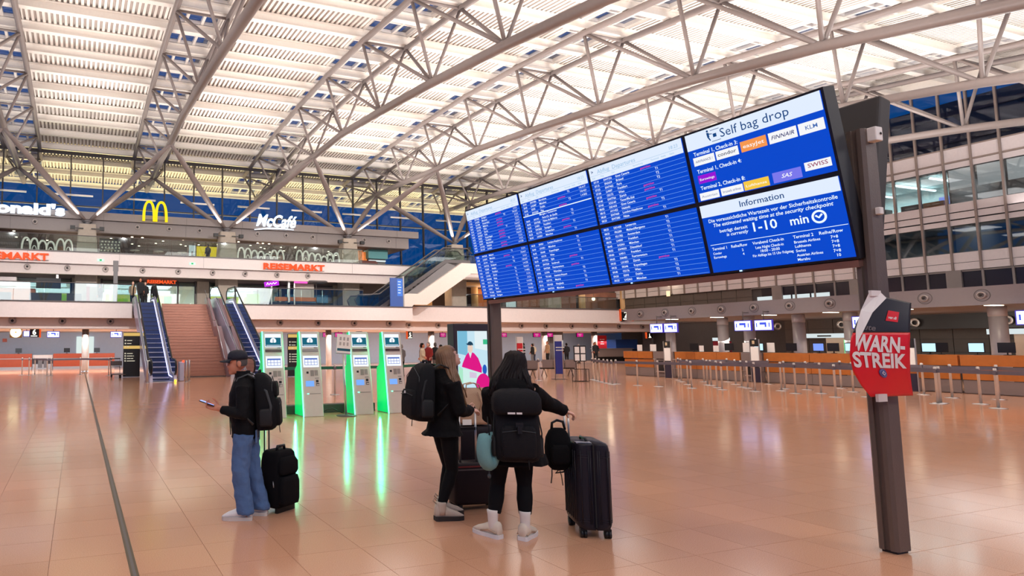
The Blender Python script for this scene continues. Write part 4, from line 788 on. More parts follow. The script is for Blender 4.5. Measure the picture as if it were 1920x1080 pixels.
onface(-.14,.2,.525,.535,.006).build('ticket_slot',mat('slot_grey',(120,116,110),.4),k0); onface(-.14,-.09,.523,.54,.008).build('slot_light',g_strip,k0)
MB().box(-kw+.01,kw-.01,.02,.6,0,.02).build('base_plinth',m_dark,k0)
KL=['check-in kiosk half hidden behind the capped man and his backpack','check-in kiosk directly right of the backpack, before the black totem','check-in kiosk immediately right of the paper instruction stand','check-in kiosk nearest the woman with long fair hair']
k0['label']=KL[1]
for x,i in ((4.345,0),(6.575,2),(7.48,3)): dup(k0,(x,13.8,0),label=KL[i])
for x in (4.09,5.02,6.32,7.22): # light thrown by the strips
    area(x-.16,13.95,1.0,.06,1.7,13,(.05,1,.45),(-1,-.35,0))
cb=thing('cable_trunk','low green-lit cable trunking on the floor behind the kiosks','cable duct',(0,0,0))
MB().box(4.6,7.2,14.5,14.8,0,.2).build('duct',m_dgrey,cb)
for a,b in ((5.6,6.2),): MB().path([(a,14.3,.02),(a+.15,14.15,.12),(a+.3,14.2,.14),(a+.5,14.1,.04),(b,14.2,.02)],.012).build('cable',m_black,cb)
ist=thing('instruction_stand','tilted paper instruction panel on a green-lit stand between kiosks','sign',(6.06,13.72,0))
MB().lathe([(.24,0),(.24,.015),(.04,.03),(.03,.05)],n=24).build('round_base',m_rail,ist); MB().tube((0,.02,.03),(-.04,.06,1.5),.03).build('pole',m_alu,ist)
IM=frame((-.04,.0,1.7),(.99,.1,-.08),(.08,.0,.99)); MB().box(-.19,.19,-.23,.23,-.02,0).xf(IM).build('panel',m_paper,ist); MB().box(-.18,.18,-.17,-.11,.0,.003).xf(IM).build('teal_stripe',m_teal,ist); MB().box(-.2,.2,-.245,-.22,-.02,.012).xf(IM).build('frame_bar',m_alu,ist)
q=MB()
for i in range(3):
    for j in range(2): q.box(-.13+i*.1,-.08+i*.1,-.04+j*.12,.04+j*.12,0,.003)
q.xf(IM).build('drawings',mat('print_grey',(190,184,180),.6),ist)
# ---------- advertising pillar ----------
m_adb=mat('ad_frame_dark',(58,50,56),.35); ad=thing('advertising_pillar','dark advertising pillar with a lit portrait poster screen beside the board post','display',(7.58,10.9,0),-.05)
MB().box(-.42,.42,-.1,.16,.12,2.1).build('housing',m_adb,ad,bev=.015); MB().box(-.36,.36,-.06,.12,0,.12).build('plinth',m_black,ad)
g_ad=glow('ad_sky_blue',(196,228,242),1.0); s=MB().box(-.34,.34,-.108,-.1,.45,1.95).build('lit_screen',g_ad,ad)
def flat(nm,pts,m,d,par=s): return MB().add([(x,-.108-d,z) for x,z in pts],[tuple(range(len(pts)))]).build(nm,m,par)
def oval(cx,cz,rx,rz,n=28,a0=0,a1=2*PI): return [(cx+rx*math.cos(a0+(a1-a0)*i/n),cz+rz*math.sin(a0+(a1-a0)*i/n)) for i in range(n)]
g_adp=glow('ad_magenta',(222,20,132),1.0); g_adg=glow('ad_green',(60,190,140),1.0); g_adb2=glow('ad_bluegrey',(120,186,214),1.0)
flat('backdrop_shape',[(-.34,1.5),(-.12,1.45),(-.12,1.95),(-.34,1.95)],g_adb2,.001); flat('backdrop_shape',[(.05,1.6),(.34,1.55),(.34,1.95),(.05,1.95)],glow('ad_pale',(226,240,244),1),.001)
flat('jacket_shape',[(-.26,1.23),(.19,1.10),(.2,1.2),(.12,1.4),(.03,1.5),(-.02,1.52),(-.1,1.52),(-.16,1.46),(-.24,1.3)],g_adp,.002); flat('neck_shape',[(-.1,1.52),(-.02,1.52),(-.06,1.4)],glow('ad_cloth',(214,232,236),1),.003)
flat('face_shape',oval(-.06,1.6,.06,.09),glow('ad_skin',(232,206,190),1.0),.004); flat('cap_shape',oval(-.06,1.66,.07,.08,16,0,PI),glow('ad_navy',(20,64,90),1),.005); flat('cap_peak',[(-.16,1.70),(-.12,1.665),(-.03,1.655),(-.05,1.68)],glow('ad_navy2',(24,56,84),1),.006)
flat('box_side',[(-.34,.95),(-.24,.9),(-.24,1.19),(-.33,1.24)],glow('ad_box_green',(170,232,200),1),.004); flat('box_front',[(-.24,.9),(.1,.93),(.2,1.1),(-.24,1.2)],glow('ad_box_mint',(206,238,232),1),.004); flat('box_label',[(-.09,1.13),(.07,1.1),(.07,1.0),(-.09,1.01)],glow('ad_label',(214,196,222),1),.005)
flat('glove_shape',oval(.26,1.17,.05,.1),glow('ad_glove_blue',(30,90,190),1),.006); flat('corner_mark',[(.24,1.68),(.34,1.68),(.34,1.78),(.24,1.78)],g_adg,.005)
flat('round_badge',oval(.22,.85,.17,.24),g_adp,.007)
q=MB(); text(q,'Jetzt',frame((.22,-.118,.78),(1,0,0),(0,0,1)),.05,'c',.02); text(q,'spenden!',frame((.22,-.118,.72),(1,0,0),(0,0,1)),.05,'c',.02); q.build('badge_print',g_ink,s)
q=MB(); text(q,'Ukraine',frame((.14,-.112,.52),(1,0,0),(0,0,1)),.15,'r',.01,wid=.44); q.build('headline',glow('ad_headline',(176,24,96),1),s); q=MB(); text(q,'Nothilfe',frame((-.05,-.112,.68),(1,0,0),(0,0,1)),.06,'r'); q.build('small_headline',glow('ad_small_headline',(150,170,190),1),s)
# ---------- people ----------
m_skin=mat('skin_tan',(204,134,104),.55,var=.04); m_skin2=mat('skin_fair',(226,176,154),.55,var=.04); m_jackb=mat('jacket_black',(15,14,16),.8,spec=.25,bump=.25,bscale=40); m_coat=mat('coat_black',(14,12,14),.85,spec=.2,bump=.3,bscale=30)
m_jean=mat('blue_denim',(82,112,156),.85,var=.22,scale=7,bump=.2,bscale=120); m_leg=mat('black_leggings',(11,10,13),.8,spec=.2); m_shoe=mat('white_shoe',(232,228,226),.5); m_sole=mat('shoe_sole',(214,204,196),.6); m_boot=mat('beige_boot',(206,190,172),.6,var=.1); m_bsole=mat('dark_boot_sole',(52,46,44),.6); m_snk=mat('cream_sneaker',(226,210,190),.6,var=.1); m_tanp=mat('tan_overlay',(190,164,140),.6); m_sock=mat('white_sock',(232,224,216),.8)
m_cap=mat('navy_cap',(24,26,40),.7,bump=.2,bscale=90); m_hairb=mat('dark_hair',(24,16,15),.6,spec=.25,var=.25,scale=30); m_hairf=mat('fair_brown_hair',(128,92,62),.45,var=.45,scale=14); m_hairg=mat('grey_stubble_hair',(92,84,80),.7); m_eye=mat('eye_dark',(30,22,20),.3); m_lip2=mat('lips',(170,96,90),.5)
BAKE=[]
def soft(o,vox,smooth=6,disp=0,dscale=.12,seed=0):
    r=o.modifiers.new('remesh','REMESH'); r.mode='VOXEL'; r.voxel_size=vox; r.use_smooth_shade=True
    s=o.modifiers.new('smooth','SMOOTH'); s.iterations=smooth; s.factor=.5
    if disp:
        t=bpy.data.textures.new('folds','CLOUDS'); t.noise_scale=dscale; t.noise_depth=2
        d=o.modifiers.new('folds','DISPLACE'); d.texture=t; d.strength=disp; d.mid_level=.5; d.texture_coords='LOCAL'
    BAKE.append(o); return o
def er(c,rx,ry,rot=0,n=16,tx=0,ty=0):
    c=V(c); out=[]
    for j in range(n):
        a=2*PI*j/n; x,y=rx*math.cos(a),ry*math.sin(a); xr=x*math.cos(rot)-y*math.sin(rot); yr=x*math.sin(rot)+y*math.cos(rot)
        out.append(c+V((xr,yr,xr*tx+yr*ty)))
    return out
def hand(mb,w,d,side,s=1.0,curl=.5,up=V((0,0,1)),spread=.16):
    # w wrist point, d direction of the palm, side = thumb direction
    d=V(d).normalized(); side=V(side); side=(side-d*side.dot(d)).normalized(); nrm=d.cross(side)
    P=lambda a,b,c: V(w)+d*a*s+side*b*s+nrm*c*s
    mb.rings([[P(a,b*math.cos(t)*1.0,c*math.sin(t)) for t in [2*PI*j/10 for j in range(10)]] for a,b,c in ((-.02,.026,.02),(.01,.03,.018),(.045,.04,.016),(.085,.041,.015),(.097,.03,.01))])
    for k,(b,l) in enumerate(((.03,.072),(.010,.082),(-.012,.076),(-.032,.06))):
        a0=curl*.6; p0=P(.085,b,0); pts=[P(.07,b,0),p0]; ang=0; pos=V((.085,b,0))
        for q in range(3):
            ang+=curl*(.9 if q else .7); seg=l*(.45,.32,.23)[q]; pos=pos+V((math.cos(ang)*seg,spread*b*seg*8,-math.sin(ang)*seg)); pts.append(P(pos.x,pos.y,pos.z))
        mb.path(pts,[.0095*s,.0095*s,.009*s,.0085*s,.007*s],8)
    t=[P(.015,.025,-.003),P(.04,.05,-.012),P(.07,.062,-.022-.02*curl),P(.092,.06,-.03-.03*curl)]; mb.path(t,[.013*s,.012*s,.0105*s,.008*s],8)
def shoe(par,c,yaw,m,ms,l=.29,h=.10,boot=False,extra=None):
    mb=MB(); f=M.Translation(V(c))@M.Rotation(yaw,4,'Z')
    rs=[]
    for t,w,zz,z0 in ((-.40,.03,.085,.02),(-.36,.04,.118 if not boot else .14,.015),(-.2,.044,.12 if not boot else .145,.015),(0,.046,.104,.014),(.2,.051,.08,.014),(.4,.05,.062,.016),(.55,.036,.042,.02),(.6,.018,.034,.024)):
        y=t*l; rs.append([f@V((w*math.cos(a),y,z0+(zz-z0)*(.5+.5*math.sin(a)))) for a in [2*PI*j/14 for j in range(14)]])
    mb.rings(rs); mb.v=[(v[0],v[1],v[2]*1.22) for v in mb.v]
    o=mb.build('shoe',m,par); 
    sl=MB(); th=.034 if not boot else .042
    rs=[[f@V((x*1.12,y*l*1.01,z)) for x,y in ((-.03,-.41),(-.042,-.34),(-.042,-.1),(-.048,.15),(-.05,.35),(-.036,.55),(0,.615),(.036,.55),(.05,.35),(.048,.15),(.042,-.1),(.042,-.34),(.03,-.41))] for z in (.0,th)]
    sl.rings(rs,sm=False); sl.build('sole',ms,o)
    lc=MB()
    for k in range(4): lc.path([f@V((-.022,l*(.02+k*.07),.1-k*.010)),f@V((0,l*(.03+k*.07),.113-k*.011)),f@V((.022,l*(.02+k*.07),.1-k*.010))],.004,5)
    lc.build('laces',m_sole,o); return o
def headgeo(mb,c,fw,s=1.0,tilt=0):
    # c skull centre, fw yaw of the face from +Y, tilt back
    f=M.Translation(V(c))@M.Rotation(fw,4,'Z')@M.Rotation(tilt,4,'X')
    n0=len(mb.v)
    mb.ell((0,-.012,.02),(.074,.095,.098),n=18,k=12); mb.ell((0,.028,-.035),(.058,.066,.082),n=16,k=10); mb.ell((0,.062,-.095),(.03,.028,.022)); 
    mb.rings([[V((x*w,y,z)) for x,y in ((-1,.078),(0,.078+d),(1,.078),(.5,.06),(-.5,.06))] for z,w,d in ((.015,.008,.012),(-.01,.011,.022),(-.03,.016,.034),(-.042,.014,.022))],cap=True)
    for sx in (-1,1): mb.ell((sx*.076,-.008,-.015),(.012,.02,.032)); mb.ell((sx*.03,.073,.022),(.026,.014,.01))
    mb.ell((0,.084,-.062),(.022,.012,.007)); mb.ell((0,.083,-.072),(.02,.011,.007))
    for i in range(n0,len(mb.v)): v=V(mb.v[i]); mb.v[i]=tuple(f@(v*s))
    return f
def face(par,f,s=1.0,brow=True):
    for sx in (-1,1):
        MB().ell((sx*.03,.083,.006),(.012,.008,.006)).xf(f).build('eye',m_eye,par)
        if brow: MB().path([(sx*.018,.088,.026),(sx*.034,.086,.03),(sx*.048,.076,.026)],.004,6).xf(f).build('eyebrow',m_eye,par)
    MB().path([(-.022,.088,-.068),(0,.096,-.066),(.022,.088,-.068)],.004,6).xf(f).build('mouth',m_lip2,par)
def limb(mb,pts,rr,n=14):
    # subdivide for a rounded joint
    P=[V(p) for p in pts]; out=[];ro=[]
    for i in range(len(P)-1):
        for t in (0,.33,.66): out.append(P[i].lerp(P[i+1],t)); ro.append(rr[i]+(rr[i+1]-rr[i])*t)
    out.append(P[-1]); ro.append(rr[-1]); mb.path(out,ro,n)
# --- man in the cap ---
man=MB()
lh,rh=V((-.085,0,.84)),V((.085,-.02,.84)); lk,rk=V((-.10,.03,.46)),V((.09,-.06,.46)); la,ra=V((-.10,-.02,.09)),V((.09,-.15,.09))
TOR=[(.80,.0,.15,.115),(.9,.0,.155,.12),(1.0,.012,.155,.125),(1.1,.018,.165,.125),(1.2,.012,.18,.125),(1.29,.0,.185,.11),(1.345,.0,.13,.085),(1.38,.012,.07,.065)]
man.rings([er((0,y,z),rx*.9,ry*.9) for z,y,rx,ry in TOR]); limb(man,[(0,.015,1.34),(0,.045,1.43)],[.056,.052])
for a,b,c in ((lh,lk,la),(rh,rk,ra)): limb(man,[a,b,c],[.075,.052,.036]); limb(man,[c+V((0,-.03,-.04)),c+V((0,.14,-.05))],[.032,.026])
lsh,rsh=V((-.185,.0,1.29)),V((.185,.0,1.29)); lel,rel=V((-.235,-.015,1.02)),V((.225,-.03,1.02)); lw,rw=V((-.17,.235,1.075)),V((.21,.02,.78))
for a,b,c in ((lsh,lel,lw),(rsh,rel,rw)): limb(man,[a,b,c],[.05,.04,.028])
hand(man,lw,(.15,.95,.3),(.5,0,.9),1.0,.75); hand(man,rw,(0,.15,-1),(0,1,.1),1.0,.6)
hf=headgeo(man,(0,.085,1.515),.38,1.0,-.06)
mo=put('person',man.mesh('person',m_skin),None,(1.60,6.13,0),1.16); tag(mo,'man in navy cap, black jacket and blue jeans looking away, holding a phone','person'); soft(mo,.0075,4)
face(mo,hf)
j=MB(); j.rings([er((0,y,z),rx*1.06+.006,ry*1.1+.008) for z,y,rx,ry in ([(.775,.0,.158,.125)]+TOR[:-1]+[(1.385,.012,.082,.078),(1.41,.018,.075,.074)])])
for a,b,c in ((lsh,lel,lw),(rsh,rel,rw)): limb(j,[a+V((0,0,.0)),b,c.lerp(b,.12)],[.072,.062,.043])
soft(j.build('jacket',m_jackb,mo),.011,3,.022,.10)
MB().lathe([(.07,0),(.076,.045),(.072,.05)],c=(0,.02,1.385),n=20,cap=False).build('collar',m_jackb,mo); MB().path([(-.0,.145,.8),(0,.16,1.05),(0,.14,1.25),(0,.1,1.385)],.005,5).build('zip',m_dark,mo)
j=MB(); j.rings([er((0,-.002,z),rx,ry) for z,rx,ry in ((.72,.15,.12),(.8,.158,.125),(.9,.152,.118),(.94,.14,.11))])
for a,b,c in ((lh,lk,la),(rh,rk,ra)): limb(j,[a+V((0,0,-.02)),a.lerp(b,.5),b,b.lerp(c,.5),c+V((0,.0,.0)),c+V((0,0,-.03))],[.108,.098,.088,.084,.088,.086])
soft(j.build('jeans',m_jean,mo),.010,3,.028,.085)
for sx in (-1,1): MB().box(-.05,.05,0,.012,-.06,.06).xf(M.Translation((sx*.075,-.135,.80))).build('back_pocket',m_jean,mo)
shoe(mo,(la.x,la.y+.05,0),.05,m_shoe,m_sole); shoe(mo,(ra.x,ra.y+.05,0),-.1,m_shoe,m_sole)
cp=MB(); rs=[]
for z,rx,ry in ((.028,.084,.106),(.06,.084,.105),(.09,.078,.096),(.112,.06,.074),(.124,.03,.036),(.127,.004,.004)): rs.append([hf@V((rx*math.cos(a),-.012+ry*math.sin(a),z+.004)) for a in [2*PI*k/24 for k in range(24)]])
cp.rings(rs); cap=cp.build('cap',m_cap,mo); 
pk=MB(); rows=[]
for t in (0,.35,.7,1):
    rows.append([hf@V((.082*math.sin(a)*(1-.18*t),.07+.02*math.cos(a)+t*(.085*math.cos(a)+.012)-.012,.042-.012*t-.022*abs(math.sin(a))*t)) for a in [R(x) for x in range(-80,81,16)]])
for i in range(3):
    for k in range(len(rows[0])-1): pk.add([rows[i][k],rows[i][k+1],rows[i+1][k+1],rows[i+1][k]],[(0,1,2,3)],0,True)
o=pk.build('cap_peak',m_cap,cap); s=o.modifiers.new('thickness','SOLIDIFY'); s.thickness=.004
MB().ell((0,-.01,.13),(.008,.008,.005)).xf(hf).build('cap_button',m_cap,cap)
hr=MB(); hr.rings([[hf@V((rx*math.cos(a),-.014+ry*math.sin(a),z)) for a in [R(180+t) for t in range(-20,201,20)]] for z,rx,ry in ((.04,.076,.098),(.015,.0755,.097),(-.02,.074,.093),(-.035,.068,.084))],cap=False); hr.build('hair',m_hairg,mo)
ph=thing('mobile_phone','blue-lit mobile phone in the capped man\'s hand','phone',(0,0,0)); hm=M.Translation((1.60,6.13,0))@M.Rotation(1.16,4,'Z')
pm_=hm@frame(lw+V((.01,.115,.052)),(1,0,0),(0,.95,.32)); MB().box(-.037,.037,-.078,.078,-.005,.005).xf(pm_).build('body',m_black,ph,bev=.003); MB().box(-.033,.033,-.073,.073,.005,.006).xf(pm_).build('lit_screen',glow('phone_screen',(150,170,250),1.6),ph)
# --- woman with long fair hair ---
wa=MB(); W1=(3.46,5.44,0); W1R=-1.64
lh,rh=V((-.085,0,.86)),V((.085,0,.86)); lk,rk=V((-.08,.08,.48)),V((.08,.03,.47)); la,ra=V((-.08,.0,.11)),V((.085,-.10,.12))
TOR=[(.84,.0,.155,.125),(.94,.0,.14,.11),(1.04,.005,.13,.105),(1.14,.012,.145,.115),(1.24,.01,.165,.115),(1.32,-.005,.165,.10),(1.375,-.01,.11,.075),(1.41,-.005,.06,.058)]
wa.rings([er((0,y,z),rx*.9,ry*.9) for z,y,rx,ry in TOR]); limb(wa,[(0,-.005,1.38),(0,.02,1.48)],[.05,.048])
for a,b,c in ((lh,lk,la),(rh,rk,ra)): limb(wa,[a,b,c],[.085,.05,.034]); limb(wa,[c+V((0,-.03,-.05)),c+V((0,.13,-.07))],[.03,.024])
lsh,rsh=V((-.165,.0,1.32)),V((.165,.0,1.32)); lel,rel=V((-.20,.06,1.06)),V((.205,.05,1.06)); lw,rw=V((-.15,.30,1.03)),V((.02,.28,1.03))
for a,b,c in ((lsh,lel,lw),(rsh,rel,rw)): limb(wa,[a,b,c],[.045,.036,.026])
hand(wa,rw,(-.15,.98,-.05),(-.9,0,.3),.95,.85); hand(wa,lw,(.15,.98,-.05),(.9,0,.3),.95,.85)
hf=headgeo(wa,(0,.075,1.56),0,.97,.5)
wo=put('person',wa.mesh('person',m_skin2),None,W1,W1R); tag(wo,'woman with long fair hair and black coat looking up at the board','person'); soft(wo,.0075,4); face(wo,hf)
j=MB(); j.rings([er((0,y-.005,z),rx*1.12+.012,ry*1.18+.014) for z,y,rx,ry in ([(.80,-.02,.19,.165)]+TOR[:-1]+[(1.42,-.005,.085,.08),(1.45,.0,.08,.076)])])
for a,b,c in ((lsh,lel,lw),(rsh,rel,rw)): limb(j,[a,b,c.lerp(b,.05)],[.085,.075,.05])
soft(j.build('coat',m_coat,wo),.011,3,.03,.13)
j=MB(); j.rings([er((0,0,z),rx,ry) for z,rx,ry in ((.78,.15,.125),(.86,.155,.125),(.95,.13,.10))])
for a,b,c in ((lh,lk,la),(rh,rk,ra)): limb(j,[a,a.lerp(b,.5),b,b.lerp(c,.35),c+V((0,0,.02))],[.098,.08,.06,.058,.042])
soft(j.build('leggings',m_leg,wo),.010,3,.006,.07)
def boot(par,c,yaw,pitch=0):
    o=shoe(par,(c.x,c.y+.055,0),yaw,m_boot,m_bsole,.29,boot=True); k=MB(); k.lathe([(.045,.06),(.05,.1),(.05,.15),(.052,.175),(.045,.178)],c=(c.x,c.y,0),n=16); k.build('boot_shaft',m_boot,o); MB().path([(c.x,c.y-.05,.16),(c.x,c.y-.085,.19),(c.x,c.y-.07,.215),(c.x,c.y-.045,.185)],.005,6).build('pull_loop',m_tanp,o)
    if pitch: o.rotation_euler=(0,0,0)
boot(wo,la,0); boot(wo,ra,-.12)
def locks(par,name,m,f,n,L,seed,dirf,r=.009,dark=None):
    rnd=random.Random(seed); mb=MB()
    sc=[]
    for z,rx,ry in ((.05,.088,.108),(.085,.08,.098),(.11,.062,.078),(.126,.036,.046),(.132,.01,.01)): sc.append([f@V((rx*math.cos(a),-.018+ry*math.sin(a),z)) for a in [2*PI*k/20 for k in range(20)]])
    mb.rings(sc,cap=True)
    for i in range(n):
        a=R(rnd.uniform(158,382)); z0=rnd.uniform(.0,.09); k=math.sqrt(max(.1,1-(z0/.14)**2)); p0=f@V((.09*k*math.cos(a),-.018+.108*k*math.sin(a),z0)); pts,rr=dirf(p0,a,rnd,L); top=f@V((.03*math.cos(a),-.02+.04*math.sin(a),.128)); mid=f@V((.075*math.cos(a),-.018+.09*math.sin(a),.095))
        mb.path([top,mid]+pts,[r*.7,r*1.1]+rr,6)
    return mb.build(name,m,par)
def fair(p,a,rnd,L):
    out=[p];rr=[.013]; n=6; l=L*rnd.uniform(.75,1.05); side=math.cos(a); q=V(p); fo=rnd.uniform(-.03,.13)
    for k in range(1,n+1):
        t=k/n; tgt=V((math.copysign(.10+.085*min(1,t*1.6)+rnd.uniform(-.012,.02),side if abs(side)>.15 else rnd.choice((-1,1)))*(1 if math.sin(a)>-.8 else .8),.02+fo*t,p.z-l*t))
        q=p.lerp(tgt,min(1,t*1.4)); q.z=p.z-l*t; out.append(q); rr.append(.014*(1-.65*t)+.002)
    return out,rr
locks(wo,'hair',m_hairf,hf,150,.50,4,fair)
# --- woman seen from behind ---
wb_=MB(); W2=(3.67,4.69,0); W2R=-.50
lh,rh=V((-.09,0,.82)),V((.09,0,.82)); lk,rk=V((-.125,.03,.45)),V((.10,.02,.45)); la,ra=V((-.185,-.03,.10)),V((.085,-.04,.10))
TOR=[(.80,.0,.165,.13),(.9,.0,.15,.115),(1.0,.0,.14,.11),(1.1,.0,.155,.115),(1.2,.0,.18,.115),(1.275,-.005,.185,.10),(1.33,-.005,.115,.075),(1.36,0,.06,.058)]
wb_.rings([er((0,y,z),rx*.9,ry*.9) for z,y,rx,ry in TOR]); limb(wb_,[(0,.0,1.33),(0,.02,1.43)],[.05,.048])
for a,b,c in ((lh,lk,la),(rh,rk,ra)): limb(wb_,[a,b,c],[.085,.05,.034]); limb(wb_,[c,c+V((0,.01,-.04))],[.028,.024])
lsh,rsh=V((-.155,.0,1.275)),V((.18,.0,1.275)); lel,rel=V((-.165,.10,1.03)),V((.345,.12,1.15)); lw,rw=V((-.08,.28,.98)),V((.50,.20,1.085))
for a,b,c in ((lsh,lel,lw),(rsh,rel,rw)): limb(wb_,[a,b,c],[.047,.038,.027])
hand(wb_,rw,(.9,.1,-.35),(-.2,.9,.1),.95,.9); hand(wb_,lw,(.2,.9,-.3),(.7,0,.6),.95,.6)
hf=headgeo(wb_,(.05,.03,1.505),.15,.97,.12)
w2=put('person',wb_.mesh('person',m_skin2),None,W2,W2R); tag(w2,'woman with dark hair in black coat seen from behind, hand on suitcase','person'); soft(w2,.0075,4); face(w2,hf)
j=MB(); j.rings([er((0,y-.002,z),rx*1.1+.012,ry*1.15+.014) for z,y,rx,ry in ([(.645,-.01,.265,.19),(.72,-.01,.245,.175)]+TOR[:-1]+[(1.38,0,.09,.085),(1.415,.005,.086,.08)])])
for a,b,c in ((lsh,lel,lw),(rsh,rel,rw)): limb(j,[a,b,c.lerp(b,-.02)],[.088,.072,.05])
soft(j.build('coat',m_coat,w2),.011,3,.03,.14)
hd=MB(); hd.rings([er((0,-.05+y,z),rx,ry,tx=0,ty=.2) for z,y,rx,ry in ((1.26,-.045,.17,.07),(1.31,-.05,.175,.085),(1.36,-.045,.16,.08),(1.40,-.03,.135,.07))]); soft(hd.build('hood',m_coat,w2),.011,3,.012,.08)
j=MB(); j.rings([er((0,0,z),rx,ry) for z,rx,ry in ((.74,.155,.13),(.82,.16,.13),(.9,.14,.11))])
for a,b,c in ((lh,lk,la),(rh,rk,ra)): limb(j,[a,a.lerp(b,.5),b,b.lerp(c,.35),b.lerp(c,.62),b.lerp(c,.70)],[.098,.085,.063,.068,.058,.054])
soft(j.build('leggings',m_leg,w2),.010,3,.005,.07)
for a in (la,ra): MB().lathe([(.03,.06),(.038,.09),(.041,.13),(.045,.2),(.05,.235),(.047,.238)],c=(a.x,a.y,0),n=16).build('sock',m_sock,w2)
for a,yw in ((la,.75),(ra,-.55)):
    o=shoe(w2,(a.x-.035*math.sin(yw),a.y+.04,0),yw,m_snk,m_shoe); 
    f=M.Translation((a.x-.035*math.sin(yw),a.y+.04,0))@M.Rotation(yw,4,'Z'); q=MB()
    for s in (-1,1): q.path([f@V((s*.042,-.1,.05)),f@V((s*.046,-.02,.07)),f@V((s*.05,.06,.045))],.008,6)
    q.build('tan_overlay',m_tanp,o)
def dark(p,a,rnd,L):
    out=[p];rr=[.015]; n=6; l=L*rnd.uniform(.8,1.05); q=V(p); side=math.cos(a)
    for k in range(1,n+1):
        t=k/n; tgt=V((side*(.10+.075*t)+rnd.uniform(-.02,.02)*t,min(-.02,-.09-.05*t+ (0.05 if math.sin(a)>-.3 else 0))+rnd.uniform(-.012,.012),p.z-l*t)); q=p.lerp(tgt,min(1,t*1.6)); q.z=p.z-l*t; out.append(q); rr.append(.017*(1-.55*t)+.003)
    return out,rr
locks(w2,'hair',m_hairb,hf,170,.33,9,dark,.011)
# ---------- luggage ----------
def rrect(w,d,z,r,cx=0,cy=0,n=5):
    out=[]
    for sx,sy,a0 in ((1,1,0),(-1,1,90),(-1,-1,180),(1,-1,270)):
        for k in range(n): a=R(a0+90*k/(n-1)); out.append(V((cx+sx*(w/2-r)+r*math.cos(a),cy+sy*(d/2-r)+r*math.sin(a),z)))
    return out
m_bag=mat('backpack_black',(17,17,20),.8,spec=.25,bump=.3,bscale=160); m_bag2=mat('backpack_charcoal',(21,20,24),.8,spec=.25,bump=.3,bscale=120); m_strap=mat('strap_black',(20,20,22),.7); m_strapg=mat('strap_grey',(62,66,68),.7)
def backpack(loc,rz,w,d,h,label,m,style=0,tilt=0):
    b=thing('backpack',label,'backpack',loc,rz); b.rotation_euler=(tilt,0,rz)
    MB().rings([rrect(w*a,d*c,h*z,min(w,d)*.28*a,0,y) for z,a,c,y in ((0,.72,.7,.02),(.03,.9,.88,.01),(.12,1,1,0),(.45,1,1,0),(.72,.95,.9,.01),(.9,.8,.72,.03),(.97,.62,.5,.045),(1,.4,.3,.05))]).build('main_body',m,b)
    MB().rings([rrect(w*.78*a,d*.5*a,h*z,.03*a,0,-d*.42) for z,a in ((.07,.8),(.1,.96),(.3,1),(.48,.96),(.53,.8))]).build('front_pocket',m,b)
    if style!=1: MB().rings([rrect(w*.7*a,d*.36*a,h*z,.025*a,0,-d*.40) for z,a in ((.57,.85),(.6,.97),(.72,1),(.8,.9),(.83,.7))]).build('upper_pocket',m,b)
    for s in (-1,1): 
        MB().rings([rrect(.05*a,d*.6*a,h*z,.02*a,s*w*.5,0) for z,a in ((.08,.8),(.12,1),(.34,1),(.38,.7))]).build('side_pocket',m_strap,b)
        MB().path([(s*w*.52,-d*.2,h*.2),(s*w*.53,-d*.28,h*.42),(s*w*.48,-d*.1,h*.68),(s*w*.42,d*.2,h*.8)],.014,6,flat=.35).build('compression_strap',m_strapg if style==0 else m_strap,b)
        MB().path([(s*w*.28,d*.35,h*.9),(s*w*.3,d*.75,h*.99),(s*w*.3,d*1.25,h*.93),(s*w*.34,d*1.55,h*.70),(s*w*.42,d*1.35,h*.38),(s*w*.45,d*.6,h*.12)],[.026]*6,8,flat=.3,up=(0,1,0)).build('shoulder_strap',m_strapg if style==0 else m_strap,b)
    MB().path([(-.05,.06,h*.98),(-.04,.05,h*1.04),(.04,.05,h*1.04),(.05,.06,h*.98)],.011,6).build('grab_handle',m_strap,b)
    z=MB(); z.path([(-w*.36,-d*.66,h*.44),(0,-d*.69,h*.47),(w*.36,-d*.66,h*.44)],.004,5); z.path([(-w*.44,-d*.3,h*.3),(-w*.4,-d*.36,h*.76),(0,-d*.34,h*.93),(w*.4,-d*.36,h*.76),(w*.44,-d*.3,h*.3)],.004,5); z.build('zips',m_strapg,b)
    MB().path([(w*.2,-d*.5,h*.05),(w*.21,-d*.52,-.05)],.004,5).build('loose_strap_end',m_strap,b)
    return b
def place(o,par,loc): return None
def atp(base,rz,p): return tuple(V(base)+M.Rotation(rz,3,'Z')@V(p))
b=backpack(atp((1.60,6.13,0),1.16,(0,-.235,.86)),1.16,.33,.21,.56,'black backpack with grey straps worn by the capped man',m_bag,0,-.06)
MB().add([(-.03,-.155,.44),(.03,-.155,.44),(0,-.16,.40)],[(0,2,1)]).build('triangle_badge',m_shoe,b)
b=backpack(atp(W1,W1R,(0,-.275,.95)),W1R,.34,.21,.56,'black backpack worn by the woman with long fair hair',m_bag,1,-.05)
MB().box(-.012,.012,-.16,-.155,.26,.285).build('white_tag',m_shoe,b)
b=backpack(atp(W2,W2R,(0,-.255,.70)),W2R,.37,.19,.58,'large charcoal flap backpack worn by the dark haired woman',m_bag2,1,-.02)
MB().rings([rrect(.385*a,.24*c,z,.05*a,0,-.02+y) for z,a,c,y in ((.40,.92,.8,-.02),(.43,1,1,-.02),(.53,1,1,-.01),(.58,.9,.8,0),(.61,.6,.5,.02))]).build('top_flap',m_bag2,b)
q=MB(); scrib(q,'mark one',frame((-.09,-.158,.405),(1,0,0),(0,0,1)),.03,'l',.03); q.build('white_wordmark',m_shoe,b)
MB().box(-.03,.03,-.165,-.15,.30,.34).box(-.018,.018,-.175,-.15,.25,.31).build('buckle',m_black,b)
